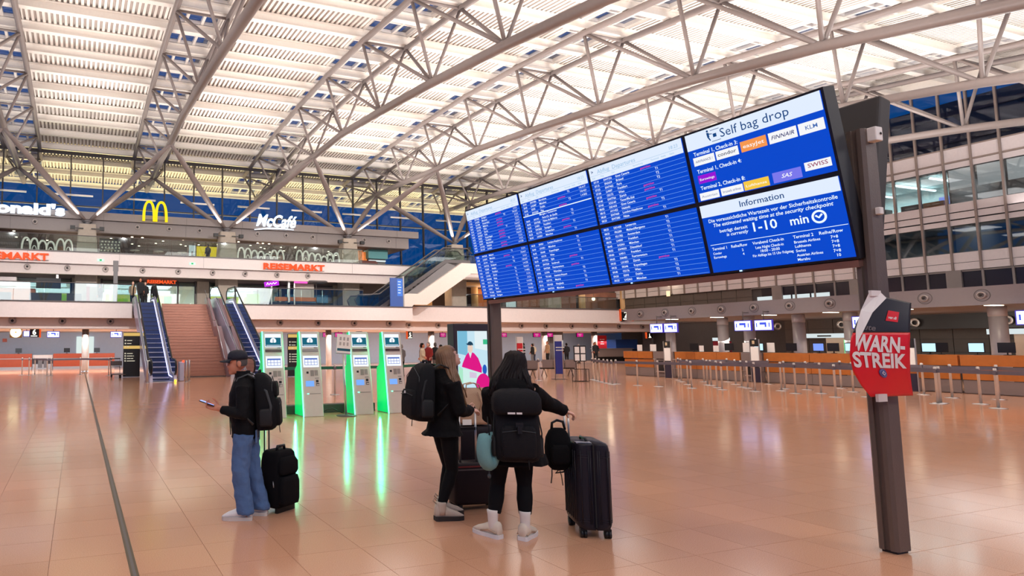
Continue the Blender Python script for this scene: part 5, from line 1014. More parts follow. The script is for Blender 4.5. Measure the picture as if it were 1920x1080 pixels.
# neck pillow
m_teal2=mat('teal_fleece',(112,160,162),.9,var=.1,scale=30,bump=.35,bscale=300)
npil=thing('neck_pillow','teal neck pillow hanging beside the charcoal backpack','pillow',atp(W2,W2R,(-.235,-.27,.80)),W2R+.85)
pts=[(.075*math.sin(a)*1.0,0,.125*math.cos(a)) for a in [R(x) for x in range(20,341,16)]]
MB().path(pts,[.03]+[.058]*(len(pts)-2)+[.03],16).build('cushion',m_teal2,npil); MB().path([(0,0,-.18),(0,0,-.215)],.008,6).ell((0,0,-.225),(.016,.016,.022)).build('cord_toggle',m_strapg,npil); MB().path([(.02,0,.115),(.05,.03,.2),(.09,.06,.26)],.006,6).build('hanging_loop',m_strap,npil)
# suitcases
m_shell=mat('dark_hardshell',(27,24,34),.45,spec=.35,bump=.1,bscale=200); m_soft=mat('soft_case_black',(13,12,15),.9,spec=.2,bump=.3,bscale=180); m_brn=mat('dark_suitcase_plum',(28,18,24),.55,spec=.3)
def wheels(par,pts,m=m_black,r=.03):
    for x,y in pts:
        w=MB(); w.lathe([(.004,-.011),(r,-.011),(r,.011),(.004,.011)],c=(x-.014,y,r),ax='x',n=16); w.lathe([(.004,-.011),(r,-.011),(r,.011),(.004,.011)],c=(x+.014,y,r),ax='x',n=16); w.build('wheel',m,par); MB().box(x-.028,x+.028,y-.02,y+.02,r*1.4,r*2.4).build('wheel_fork',m,par)
def bars(par,x0,x1,y,z0,z1,m,grip=m_black,r=.008):
    for x in (x0,x1): MB().tube((x,y,z0),(x,y,z1),r).build('handle_tube',m,par)
    MB().path([(x0,y,z1-.02),(x0+.01,y,z1+.015),(x1-.01,y,z1+.015),(x1,y,z1-.02)],.016,10).build('grip',grip,par)
c=thing('suitcase','large dark hard-shell suitcase with ribbed sides at the front right','suitcase',(4.41,4.60,0),-.5)
w,d,h,z0=.285,.47,.74,.075
for s,nm in ((-1,'shell_half'),(1,'shell_half')):
    mb=MB(); rs=[]
    for z,a in ((0,.80),(.012,.9),(.04,.98),(.07,1),(h-.10,1),(h-.05,.985),(h-.018,.93),(h,.82)):
        rs.append([V((s*(.006+ (w/2-.006)*xx*a),yy*d*(.5 if True else 1)*(.92+.08*a),z0+z)) for xx,yy in ((0,-1),(.55,-1),(.85,-.96),(1,-.8),(1,0),(1,.8),(.85,.96),(.55,1),(0,1))][::s])
    mb.rings(rs); mb.build(nm,m_shell,c)
rb=MB()
for s in (-1,1):
    for x in (.030,.045,.11): rb.path([(s*x,-d/2*1.0,z0+.05),(s*x,-d/2*1.002,z0+h*.5),(s*x,-d/2,z0+h-.06)],.004,5)
    for k in range(7): rb.path([(s*w/2*1.0,-d*.38+d*.76*k/6,z0+.06),(s*w/2*1.01,-d*.38+d*.76*k/6,z0+h-.07)],.007,5)
    for zz in (.07,.09,h-.12,h-.10): rb.path([(s*.05,-d/2*1.0,z0+zz),(s*.13,-d/2*.97,z0+zz)],.004,5)
rb.build('ribs',m_shell,c); MB().box(-.007,.007,-d/2-.003,d/2+.003,z0+.02,z0+h-.01).build('zip_band',m_strap,c)
wheels(c,((-.10,-.19),(.10,-.19),(-.10,.19),(.10,.19)),m_black,.034); MB().path([(-.02,-.09,z0+h),(-.02,-.08,z0+h+.02),(-.02,.08,z0+h+.02),(-.02,.09,z0+h)],.011,8).build('carry_handle',m_black,c)
for y in (.06,.2): MB().tube((-.125,y,z0+h-.05),(-.125,y,1.045),.009).build('handle_tube',m_alu,c)
MB().path([(-.125,.045,1.045),(-.125,.06,1.065),(-.125,.2,1.065),(-.125,.215,1.045)],.017,10).build('grip',m_black,c); MB().box(-.13,.0,-d/2+.04,-d/2+.12,z0+h-.004,z0+h+.004).build('silver_badge',m_steel,c)
ds=thing('drawstring_backpack','small black backpack hanging from the handle of the large suitcase','backpack',(4.17,4.68,.55),-.45)
MB().rings([rrect(.23*a,.13*c2,z,.05*a,0,0) for z,a,c2 in ((0,.5,.5),(.03,.75,.8),(.1,.98,1),(.2,1,1),(.29,.9,.85),(.35,.66,.6),(.375,.4,.4))]).build('main_body',m_soft,ds)
MB().rings([rrect(.17*a,.05*a,z,.02*a,0,-.07) for z,a in ((.06,.8),(.09,1),(.19,1),(.23,.7))]).build('front_pocket',m_soft,ds)
MB().path([(-.05,0,.36),(-.045,0,.42),(0,.0,.445),(.05,0,.43),(.07,.01,.36)],.012,8).path([(.0,0,.44),(.06,.02,.43)],.01,6).build('grab_handle',m_black,ds)
MB().path([(-.06,.0,.03),(-.065,-.01,-.05),(-.075,-.01,-.12)],.011,6,flat=.4).path([(0,0,.02),(.02,0,-.05),(.03,0,-.14)],.009,6,flat=.4).path([(.0,0,.0),(-.03,.0,-.03),(.04,0,-.02),(.09,.02,.02)],.007,6).build('hanging_straps',m_black,ds)
c=thing('suitcase','soft black trolley case standing behind the capped man','suitcase',(2.0,6.28,0),.55)
MB().rings([rrect(.34*a,.24*c2,z,.05*a,0,0) for z,a,c2 in ((.05,.9,.9),(.08,1,1),(.3,1.0,1.02),(.5,.98,1),(.58,.9,.92),(.61,.74,.75))]).build('body',m_soft,c)
MB().rings([rrect(.29*a,.09*a,z,.03*a,.0,-.13) for z,a in ((.08,.9),(.12,1),(.3,1),(.36,.85))]).build('front_pocket',m_soft,c); MB().rings([rrect(.29*a,.08*a,z,.03*a,.0,-.12) for z,a in ((.38,.85),(.41,1),(.5,.98),(.55,.7))]).build('upper_pocket',m_soft,c)
MB().path([(-.06,-.02,.6),(-.05,-.03,.65),(.05,-.03,.65),(.07,-.02,.6)],.016,8).build('carry_handle',m_black,c); bars(c,-.12,-.05,.09,.55,.98,m_rail); wheels(c,((-.12,.09),(.12,.09)),m_black,.032); MB().box(-.14,.14,-.1,-.07,.0,.055).build('front_feet',m_black,c); MB().path([(-.165,-.07,.32),(-.17,-.08,.26)],.006,5).build('zip_puller',m_alu,c)
c=thing('suitcase','low dark trolley case with silver handle bars before the fair haired woman','suitcase',(3.92,5.64,0),-.15)
MB().rings([rrect(.50*a,.22*c2,z,.04*a,0,0) for z,a,c2 in ((.06,.94,.9),(.09,1,1),(.42,1,1),(.46,.98,.95),(.475,.92,.85))]).build('body',m_brn,c); MB().box(-.245,.245,-.112,-.108,.435,.45).build('red_piping',mat('red_piping',(120,40,44),.5),c); MB().box(-.245,.245,-.113,-.108,.405,.42).build('grey_piping',m_rail,c)
bars(c,-.15,.03,-.02,.46,1.02,m_alu,m_black,.011); MB().box(-.17,.05,-.03,-.01,.80,.83).build('cross_clip',m_black,c); wheels(c,((-.2,-.08),(.2,-.08),(-.2,.08),(.2,.08)),m_black,.026)
c=thing('suitcase','tall dark suitcase standing behind the low trolley case, tote on top','suitcase',(4.24,6.06,0),-.25)
MB().rings([rrect(.56*a,.28*c2,z,.05*a,0,0) for z,a,c2 in ((.06,.92,.9),(.09,1,1),(.72,1,1),(.76,.96,.95),(.785,.88,.85))]).build('body',m_brn,c); wheels(c,((-.2,-.1),(.2,-.1),(-.2,.1),(.2,.1)),m_black,.028); MB().path([(-.08,0,.78),(-.07,0,.81),(.07,0,.81),(.08,0,.78)],.012,8).build('carry_handle',m_black,c)
m_tote=mat('beige_canvas',(206,170,138),.85,var=.1,bump=.2,bscale=100)
t=thing('tote_bag','beige canvas tote bag resting on the tall dark suitcase','bag',(4.22,6.03,.80),-.25)
o=MB().rings([rrect(.36*a,.17*c2,z,.05*a,x,0) for z,a,c2,x in ((0,.85,.9,0),(.03,1,1,0),(.2,1.02,1,.01),(.34,1.0,.7,.01),(.40,.97,.35,.02))]).build('body',m_tote,t)
for y in (-.04,.05): MB().path([(-.1,y,.37),(-.09,y,.44),(-.02,y-.03,.46),(.05,y,.44),(.08,y,.37)],.013,6,flat=.4).build('handle',m_tote,t)
MB().path([(.02,-.09,.36),(.06,-.1,.24),(.02,-.095,.12)],.014,6,flat=.4).build('hanging_strap',m_tote,t); MB().box(-.16,-.06,-.09,-.08,.0,.06).build('white_tag',m_paper,t)
# ---------- background people ----------
def figure(name,cols,walk=0,arms=(0,0),h=1.0,hood=False,bald=False):
    b=MB(); b.rings([er((0,0,z),rx,ry,n=10) for z,rx,ry in ((.85,.14,.11),(1.05,.14,.11),(1.25,.18,.11),(1.4,.17,.09),(1.44,.08,.06))]); limb(b,[(0,0,1.42),(0,.02,1.52)],[.05,.05],8); headgeo(b,(0,.03,1.6),0,1.0)
    for s in (-1,1):
        k=s*walk; limb(b,[(s*.09,0,.88),(s*.09,.04+k*.1,.48),(s*.095,k*.2,.08)],[.08,.055,.04],8); limb(b,[(s*.18,0,1.38),(s*.22,.0,1.1),(s*.2,.12+arms[0]*.15,.92+arms[1])],[.05,.04,.03],8); hand(b,(s*.2,.12+arms[0]*.15,.92+arms[1]),(0,.5,-.9),(0,1,.2),1,.5)
    o=put(name,b.mesh(name,cols[3]),None); soft(o,.02,2)
    j=MB(); j.rings([er((0,0,z),rx,ry,n=12) for z,rx,ry in ((.78,.19,.15),(.95,.18,.15),(1.25,.205,.145),(1.4,.19,.12),(1.47,.09,.085))])
    for s in (-1,1): limb(j,[(s*.18,0,1.38),(s*.225,.0,1.1),(s*.2,.11+arms[0]*.15,.95+arms[1])],[.075,.065,.048],8)
    if hood: j.ell((0,-.08,1.47),(.14,.08,.09))
    soft(j.build('jacket',cols[0],o),.022,3,.02,.15)
    t=MB(); t.rings([er((0,0,z),rx,ry,n=12) for z,rx,ry in ((.76,.16,.13),(.95,.15,.12))])
    for s in (-1,1): k=s*walk; limb(t,[(s*.09,0,.86),(s*.09,.04+k*.1,.48),(s*.095,k*.2,.07)],[.1,.075,.06],8)
    soft(t.build('trousers',cols[1],o),.022,2)
    for s in (-1,1): k=s*walk; MB().rings([rrect(.09*a,.26*a,z,.03*a,s*.095,k*.2+.05) for z,a in ((0,.95),(.03,1),(.07,.85),(.1,.5))]).build('shoe',m_black,o)
    hm_=MB(); hm_.ell((0,.0,1.635),(.082,.1,.10)); 
    if not bald: hm_.ell((0,-.04,1.58),(.08,.075,.09))
    hm_.build('hair',cols[2],o); o.scale=(h,h,h); return o
mm=lambda n,c: mat(n,c,.8)
c_blk=mm('cloth_black',(26,25,28)); c_cream=mm('cloth_cream',(222,206,176)); c_red=mm('cloth_red',(150,40,40)); c_tan=mm('cloth_tan',(178,148,114)); c_gry=mm('cloth_grey',(120,116,116)); c_navy=mm('cloth_navy',(40,46,70)); c_jn=mm('cloth_jeans',(70,86,116)); c_h=[m_hairb,m_hairg,mm('grey_hair',(150,142,138)),m_hairf]
FIG=[(16.75,28.2,-2.2,(c_cream,c_jn,c_h[0],m_skin),.4,1.0,'person in cream coat just right of the last kiosk'),(17.35,28.6,1.9,(c_red,c_blk,c_h[2],m_skin2),0,1.03,'grey haired person in red top behind the cream coat'),(18.35,29.0,.6,(c_tan,c_gry,c_h[0],m_skin),0,.95,'person in tan coat in the queue by the rear desks'),
 (18.75,28.0,-.7,(c_blk,c_blk,c_h[0],m_skin2),0,1.04,'tall person in black at the middle of the queue'),(19.6,29.0,2.4,(c_blk,c_navy,c_h[0],m_skin),0,1.02,'person in black facing this way in the queue'),(20.3,29.5,1.3,(c_gry,c_blk,c_h[3],m_skin2),0,.98,'person in grey next to the fair haired woman\'s head'),
 (15.0,28.8,-.5,(c_blk,c_blk,c_h[0],m_skin),0,1.0,'person in dark clothes seen between third and fourth kiosks'),(14.7,27.5,.7,(c_navy,c_blk,c_h[0],m_skin),.3,.94,'person in navy bending between third and fourth kiosks'),
 (34.8,43.0,-1.2,(c_gry,c_blk,c_h[0],m_skin),0,1.0,'person in grey left of the red pylon'),(37.2,42.5,1.4,(c_tan,c_blk,c_h[3],m_skin),0,1.08,'tall person in tan jacket right of the red pylon'),(38.9,42.2,-.4,(c_blk,c_blk,c_h[0],m_skin2),0,.98,'person in black with white bag at the rear desks'),(40.0,42.0,.3,(c_tan,c_gry,c_h[2],m_skin2),0,.92,'short grey haired person left of the blue pylon'),(41.3,41.5,2.8,(c_blk,c_blk,c_h[0],m_skin),0,1.04,'broad person in black just left of the blue pylon'),
 (35.9,42.8,.4,(c_blk,c_gry,c_h[0],m_skin),0,.96,'person in black standing right beside the grey figure at the red pylon'),(36.5,43.4,2.0,(c_cream,c_navy,c_h[2],m_skin2),0,.97,'pale dressed person behind the red pylon'),(42.3,42.6,1.1,(c_navy,c_gry,c_h[0],m_skin),0,1.0,'person in navy just right of the blue pylon'),(38.7,42.7,3.0,(c_red,c_blk,c_h[3],m_skin2),0,.95,'fair haired person in red under the magenta monitors'),(34.0,41.6,.9,(c_blk,c_jn,c_h[0],m_skin),0,1.0,'person in black and jeans next to the board post'),(17.9,30.2,1.0,(c_navy,c_jn,c_h[0],m_skin),0,1.0,'person in navy at the back of the queue'),(19.0,30.6,-.3,(c_blk,c_gry,c_h[1],m_skin),0,1.02,'person in black at the back of the queue'),(16.2,29.4,.2,(c_gry,c_blk,c_h[2],m_skin2),0,.97,'grey dressed person left of the cream coat'),
 (49.3,41.5,2.8,(c_navy,c_blk,c_h[0],m_skin),0,1.0,'clerk in navy beside the red banner'),(45.0,45.5,PI,(c_blk,c_blk,c_h[0],m_skin),0,.98,'clerk in black behind the rear counter')]
for x,y,rz,cols,wk,h,lab in FIG:
    o=figure('person',cols,wk,(0,.1 if wk else 0),h); o.location=(x,y,0); o.rotation_euler=(0,0,rz); tag(o,lab,'person',None)
for x,y,z,rz,cols,h,lab in ((3.2,40.2,4.05,PI-.2,(c_tan,c_navy,c_h[3],m_skin2),.95,'woman in pale top standing at the left escalator head'),(3.62,39.9,4.05,PI,(c_blk,c_blk,c_h[0],m_skin),1.06,'tall man in black at the left escalator head'),(3.95,40.3,4.05,PI+.3,(c_blk,c_blk,c_h[3],m_skin2),.95,'woman in dark jacket at the left escalator head'),(1.35,43.2,4.05,1.2,(c_blk,c_gry,c_h[0],m_skin),.98,'person in black walking on the gallery before the shop')):
    o=figure('person',cols,.2,(0,0),h); o.location=(x,y,z); o.rotation_euler=(0,0,rz); tag(o,lab,'person')
o=figure('person',(c_navy,c_blk,c_h[0],m_skin),0,(0,0),1.0); o.location=(9.3,47.0,7.72); o.rotation_euler=(0,0,.5); tag(o,'person in navy before the yellow screen in the restaurant','person')
# ---------- bake the soft shapes ----------
dg=bpy.context.evaluated_depsgraph_get(); dg.update()
for o in BAKE:
    me=bpy.data.meshes.new_from_object(o.evaluated_get(dg)); old=o.data; me.name=old.name; o.modifiers.clear(); o.data=me
# ---------- restaurant and shop lettering ----------
g_wl=glow('sign_letters_white',(226,240,255),2.2); g_yl=glow('arch_yellow',(255,226,10),1.15); g_rd=glow('letters_red_orange',(255,92,44),1.05); m_lback=mat('letter_return_blue',(70,120,220),.5,emi=(80,140,255),es=.5)
def letters(name,s,x,y,z,size,label,m,wid,al='l',off=.03,shear=0,cat='sign',ext=.05,parent_each=True):
    t=thing(name,label,cat,(x,y,z)); 
    vs,fs,x0,x1=textmesh(s,off,shear,0,4); sc=wid/(x1-x0); 
    # every letter a part of its own
    cur=0
    for i,ch in enumerate(s):
        if ch==' ': continue
        a=textmesh(s[:i+1],off,shear,0,4); b=textmesh(ch,off,shear,ext/size,4); lx=a[3]-(b[3]-b[2])
        if ch=="'": pass
        mb=MB(); mb.add([((v.x-b[2]+lx-x0)*sc,-(v.z*size),v.y*size) for v in b[0]],[f[::-1] for f in b[1]]); mb.build('letter',m,t)
    MB().box(0,wid,.05,.07,-.02,.02).build('mounting_rail',m_rail,t); return t
letters('restaurant_sign',"McDonald's",-8.35,44.85,10.55,1.0,'white lit restaurant lettering above the left gallery, cut by the frame edge',g_wl,7.3,off=.045)
letters('shop_sign','REISEMARKT',-6.6,42.9,7.17,.62,'orange shop lettering on the upper gallery front at the left edge',g_rd,4.68,off=.03)
letters('shop_sign','REISEMARKT',12.55,42.9,7.13,.62,'orange shop lettering on the upper gallery front behind the kiosks',g_rd,4.75,off=.03)
letters('shop_sign','REISEMARKT',4.65,45.9,6.16,.34,'small orange shop lettering above the heads at the escalator top',g_rd,2.1,off=.03)
arch=thing('double_arch_sign','yellow lit double arch emblem over the restaurant gallery','sign',(5.02,44.8,10.5))
def archpts(cx,w,h,n=20): return [(cx+w*math.copysign(abs(math.cos(a))**.9,math.cos(a)),0,h*math.sin(a)**.72 if math.sin(a)>0 else 0) for a in [PI*i/n for i in range(n+1)]]
for cx in (-.43,.43):
    o=archpts(cx,.46,1.5); i_=archpts(cx,.27 if True else .3,1.34); mb=MB(); n=len(o)
    vs=[(p[0],-.06,p[2]) for p in o]+[(p[0]+(.06 if False else 0),-.06,p[2]) for p in i_]+[(p[0],.06,p[2]) for p in o]+[(p[0],.06,p[2]) for p in i_]; fs=[]
    for k in range(n-1): fs+=[(k,n+k,n+k+1,k+1),(2*n+k,2*n+k+1,3*n+k+1,3*n+k),(k,k+1,2*n+k+1,2*n+k),(n+k,3*n+k,3*n+k+1,n+k+1)]
    mb.add(vs,fs); mb.build('arch',g_yl,arch)
MB().box(-.9,.9,.06,.1,.1,.16).build('mounting_rail',m_rail,arch)
letters('cafe_sign','McCafé',12.55,44.85,10.66,1.28,'white script café lettering with an underline stroke over the gallery',g_wl,3.25,off=.022,shear=.32)
cs=[o for o in bpy.data.objects if o.get('category')=='sign' and o.name.startswith('cafe_sign')][0]
MB().path([(-.15,-.02,-.32),(.9,-.02,-.17),(2.2,-.02,-.12),(3.0,-.02,-.17)],[.03,.06,.055,.02],8).build('underline_stroke',g_wl,cs)
# wire arches standing behind the restaurant railing
m_warch=mat('white_wire_arch',(240,232,222),.5,emi=(240,232,222),es=.4)  # emission added so the arches look brighter, they are not lamps
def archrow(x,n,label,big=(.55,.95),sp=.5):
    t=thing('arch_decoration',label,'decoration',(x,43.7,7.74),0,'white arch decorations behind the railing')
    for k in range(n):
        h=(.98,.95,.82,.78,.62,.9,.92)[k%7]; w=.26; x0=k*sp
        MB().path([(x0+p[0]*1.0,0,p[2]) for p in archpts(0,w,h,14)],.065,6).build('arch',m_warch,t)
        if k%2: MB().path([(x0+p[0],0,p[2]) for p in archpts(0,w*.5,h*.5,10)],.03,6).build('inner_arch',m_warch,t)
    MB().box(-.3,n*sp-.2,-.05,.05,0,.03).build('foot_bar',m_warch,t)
archrow(-3.35,4,'row of white wire arches nearest the left edge behind the railing'); archrow(-1.25,2,'pair of white wire arches left of the first visible pillar'); archrow(11.1,7,'row of white wire arches left of the script café sign'); archrow(15.6,7,'row of white wire arches below the right end of the café sign')
# restaurant interior: screen, tables, stools, counter
g_ys=glow('menu_yellow',(250,214,30),1.1); sc=thing('menu_screen','yellow lit menu screen in the restaurant right of the arches','screen',(9.6,48.5,7.70)); MB().box(-.9,.9,0,.1,.7,1.75).build('screen',g_ys,sc); MB().box(-1.5,-1.0,0,.1,.7,1.8).build('white_screen',g_panel,sc); MB().box(-1.6,1.0,.1,.3,0,1.8).build('wall_stub',m_brown,sc)
def table(x,y,label):
    t=thing('bistro_table',label,'table',(x,y,7.72),0,'small tables on the restaurant gallery'); MB().lathe([(.35,.72),(.35,.75),(.01,.76)],n=18).build('table_top',m_white,t); MB().lathe([(.22,0),(.2,.02),(.03,.04),(.03,.72)],n=12).build('leg',m_rail,t)
def chair(x,y,rz,label):
    t=thing('bistro_chair',label,'chair',(x,y,7.72),rz,'chairs on the restaurant gallery'); MB().box(-.2,.2,-.2,.2,.43,.46).build('seat',m_pan[2],t); MB().box(-.2,.2,.17,.2,.46,.85).build('backrest',m_pan[2],t)
    lg=MB().tube((0,0,0),(0,0,.43),.014).mesh('leg',m_rail)
    for p in ((-.18,-.18,0),(.18,-.18,0),(-.18,.18,0),(.18,.18,0)): put('leg',lg,t,p)
for i,x in enumerate((2.0,3.7,5.4,7.1)): table(x,45.6,ORD[i]+' small white round table from the left on the restaurant gallery'); chair(x-.55,45.6,PI/2,'dark red chair left of the '+ORD[i]+' small white restaurant table'); chair(x+.55,45.6,-PI/2,'dark red chair right of the '+ORD[i]+' small white restaurant table')
dp=thing('dotted_panel','dark panel with rows of white dots right of the first pillar','panel',(2.05,47.0,7.72)); MB().box(-.75,.75,0,.08,.0,1.75).build('board',m_black,dp); q=MB()
dm=MB().lathe([(.06,-.01),(.001,-.012)],n=8,ax='y').mesh('dot',g_sw)
for i in range(6):
    for j in range(4): put('dot',dm,dp,(-.6+i*.24+.06*(j%2),0,.85+j*.22))
tq=thing('turquoise_counter','turquoise roofed stand with lit shelves at the gallery end','stand',(23.6,46.5,7.72)); MB().box(-.9,.9,0,.9,1.1,2.3).build('canopy',mat('turquoise',(96,158,160),.6),tq); MB().box(-.8,.8,.3,.9,0,1.1).build('back',m_dark,tq)
for z in (.25,.55,.85): MB().box(-.75,.75,.1,.3,z,z+.12).build('lit_shelf',g_panel,tq)
ob=thing('orange_display','amber lit display panels left of the turquoise stand','display',(21.7,47.0,7.70)); 
for x,h in ((-.3,1.2),(.35,1.8),(.8,1.7)): MB().box(x,x+.35,0,.2,0,h).build('lit_panel',mat('amber_lit',(200,120,60),.6,var=.6,scale=2,emi=(220,120,40),es=.45),ob)
sf=thing('lounge_sofa','dark red curved lounge seat in front of the amber panels','sofa',(22.3,45.6,7.72)); MB().rings([rrect(1.9*a,.8*a,z,.3*a,0,0) for z,a in ((0,.95),(.05,1),(.38,1),(.42,.9))]).build('seat',m_pan[2],sf); MB().rings([rrect(1.9*a,.2*a,z,.09*a,0,.3) for z,a in ((.4,.95),(.6,1),(.78,.8))]).build('backrest',m_pan[2],sf)
# ---------- upper escalator and stair ----------
ue=thing('escalator','upper escalator climbing right from the first gallery to the restaurant level','escalator',(0,0,0))
xa,za,xb,zb_=19.4,4.15,26.6,7.85
def ux(x): return za+(zb_-za)*max(0,min(1,(x-20.6)/(26.2-20.6)))
m_band=mat('escalator_soffit_cream',(236,222,212),.5)
for yy in (40.45,41.75):
    MB().prism([(18.9,4.15),(20.7,4.15),(26.3,7.8),(28.4,7.8),(28.4,8.05),(26.2,8.05),(20.6,4.4),(18.9,4.4)],lambda p,y:(p[0],y,p[1]),yy,yy+.12).build('skirt_cladding',m_rail,ue)
    MB().prism([(18.9,4.4),(18.7,4.8),(18.9,5.15),(20.6,5.25),(26.1,8.9),(28.2,8.92),(28.5,8.6),(28.4,8.05),(26.2,8.05),(20.6,4.4)],lambda p,y:(p[0],y,p[1]),yy+.05,yy+.062).build('glass_side',m_glass,ue)
    MB().path([(18.8,yy+.06,4.5),(18.65,yy+.06,4.85),(18.9,yy+.06,5.2),(20.6,yy+.06,5.3),(26.1,yy+.06,8.95),(28.2,yy+.06,8.97),(28.6,yy+.06,8.6)],.05,8).build('handrail',m_rail,ue)
for i in range(20):
    x=19.6+i*.38; z=ux(x+.3); MB().box(x,x+.38,40.57,41.75,z-.25,z).build('step',m_dgrey,ue)
MB().prism([(21.0,3.6),(22.2,3.6),(23.2,4.55),(24.3,4.55),(28.2,7.0),(34,7.0),(34,7.78),(27.4,7.78),(23.6,5.35),(22.6,5.35),(20.9,4.1)],lambda p,y:(p[0],y,p[1]),40.1,40.4).build('cream_soffit_band',m_band,ue)
MB().prism([(21.0,4.1),(22.4,4.1),(27.6,7.4),(26.3,7.8)],lambda p,y:(p[0],y,p[1]),40.4,41.9).build('truss_casing',m_grey,ue)
tt=thing('info_totem','blue lit information totem on the gallery at the upper escalator foot','sign',(21.55,39.6,4.2)); MB().box(-.55,.45,-.05,.05,.05,2.2).build('body',mat('totem_blue',(60,84,140),.4,emi=(60,100,190),es=.25),tt); MB().box(.0,.42,-.06,-.05,.9,2.1).build('lit_screen',glow('totem_screen',(90,140,235),1.0),tt); q=MB()
for k in range(5): q.box(.06,.06+.2+.03*(k%3),-.066,-.06,1.1+k*.2,1.16+k*.2)
q.build('screen_lines',g_ink,tt); MB().box(.45,.55,-.07,.07,0,2.35).build('frame_post',m_alu,tt); MB().box(-.6,.6,-.15,.15,0,.05).build('base',m_alu,tt)
# ---------- gallery furniture, level 1 ----------
bo=thing('information_booth','low dark counter booth with timber shelf on the gallery behind the kiosks','booth',(15.6,43.6,4.05)); MB().box(-2.9,2.6,0,.7,0,.75).build('counter',m_black,bo); MB().box(-1.9,1.4,.2,.5,.85,1.15).build('timber_shelf',m_wood,bo); MB().box(-.3,1.3,.5,.6,1.15,2.2).build('pale_panel',mat('pale_booth_panel',(206,198,184),.6),bo); MB().box(-.95,-.8,.0,.15,0,3.2).build('mast',m_alu,bo); MB().ell((1.6,-.02,.3),(.05,.02,.05)).build('green_lamp',glow('green_lamp',(40,240,120),4),bo)
mgs=thing('magenta_sign','magenta lit shop sign on a mast above the dark booth','sign',(15.6,43.4,6.5)); MB().box(-.52,.52,0,.1,-.28,.32).build('lit_face',glow('magenta_lit',(255,90,190),1.4),mgs); q=MB().path([(-.36,-.02,-.05),(-.3,-.02,.2),(-.24,-.02,-.05),(-.12,-.02,.08),(-.05,-.02,-.06),(.08,-.02,.2),(.14,-.02,-.05),(.28,-.02,.1),(.36,-.02,-.03)],.03,6); q.build('lettering',g_wl,mgs); MB().box(-.55,-.45,.05,.1,-2.4,-.28).build('mast',m_alu,mgs)
mg2=thing('purple_sign','small purple lit sign tilted left of the magenta sign','sign',(13.3,43.3,6.1)); q=MB().box(-.55,.55,0,.1,-.16,.2).xf(M.Rotation(-.15,4,'Y')); q.build('lit_face',glow('purple_lit',(190,40,220),1.2),mg2); q=MB().path([(-.4,-.02,-.1),(-.33,-.02,.08),(-.24,-.02,-.07),(-.1,-.02,.05),(0,-.02,-.03),(.12,-.02,.1),(.2,-.02,0),(.36,-.02,.12)],.025,6); q.build('lettering',g_wl,mg2); MB().box(-.05,.05,.05,.1,-2.05,-.1).build('mast',m_alu,mg2)
cn=thing('canopy_roof','thin grey canopy over the booth beside the magenta sign','canopy',(16.9,43.6,6.35)); MB().rings([rrect(1.8*a,.8*a,z,.3*a) for z,a in ((-.06,.8),(0,1),(.06,1),(.1,.9))]).build('canopy',m_rail,cn); MB().tube((0,0,-2.3),(0,0,0),.03).build('mast',m_rail,cn)
lb=thing('lit_sign_box','large white lit sign box on the left gallery','sign',(-3.3,43.6,6.75)); MB().box(-.95,.95,0,.2,-.22,.3).build('lit_face',glow('lit_box_white',(248,248,255),1.5),lb); MB().box(-.03,.03,.05,.15,.3,.6).build('hanger_rod',m_rail,lb); q=MB()
for k in range(2): q.box(-.8,.7,-.01,-.005,.0+k*.12,.03+k*.12)
q.build('print_lines',mat('print_pale',(214,214,226),.6),lb)
wc=thing('timber_counter','orange timber counter at the left end of the gallery','counter',(-4.3,43.8,4.05)); MB().box(-1.4,1.6,0,.6,0,1.3).build('front',m_wood,wc); MB().box(-1.4,1.6,-.05,.65,1.3,1.34).build('top',m_wood,wc); MB().box(-1.4,.4,.2,.9,1.5,2.1).build('cream_canopy',m_cream,wc)
def sofa(x,w,label):
    t=thing('waiting_bench',label,'bench',(x,42.2,4.05),0,'dark waiting benches on the left gallery'); MB().box(-w,w,0,.5,.35,.45).build('seat',m_black,t); MB().box(-w,w,.0,.06,.45,.95).build('backrest',m_dgrey,t)
    for s in (-w*.85,w*.85): MB().box(s-.03,s+.03,.05,.45,0,.35).build('leg',m_alu,t)
sofa(-4.6,.6,'dark waiting bench nearest the left edge of the gallery'); sofa(-2.0,.95,'wide dark waiting bench on the left gallery'); sofa(-.3,.45,'narrow dark waiting bench right of the wide one')
hs=thing('hanging_screen','dark screen hanging back to back on the left gallery','screen',(-1.9,43.4,5.75)); MB().box(-.75,.75,0,.12,-.35,.32).build('case',m_screen,hs); MB().box(.45,.6,.0,.1,.3,1.0).build('hanger',m_alu,hs)
rp_=thing('red_stand','narrow red stand beside the walking person on the gallery','stand',(.55,43.0,4.05)); MB().box(-.1,.1,0,.3,0,1.5).build('body',mat('stand_red',(150,36,40),.5),rp_); MB().box(-.1,.55,-.02,.05,1.5,1.7).build('white_header',g_panel,rp_)
gp=thing('gallery_post','tall grey post on the gallery left of the escalator','post',(2.15,40.6,4.05)); MB().box(-.13,.13,-.1,.1,0,2.9).build('shaft',m_grey,gp); MB().box(-.16,.16,-.12,.12,2.3,2.95).build('head',m_grey,gp)
for x,l in ((1.3,'green exit sign on the upper gallery front left of the first pillar'),(7.4,'green exit sign on the upper gallery front above the staircase')):
    t=thing('exit_sign',l,'sign',(x,42.93,7.32)); MB().box(-.22,.22,0,.05,-.09,.09).build('lit_face',glow('exit_pale',(214,240,226),1.2),t); MB().box(-.07,.07,-.01,0,-.05,.05).build('pictogram',glow('exit_green',(20,180,100),1.2),t)
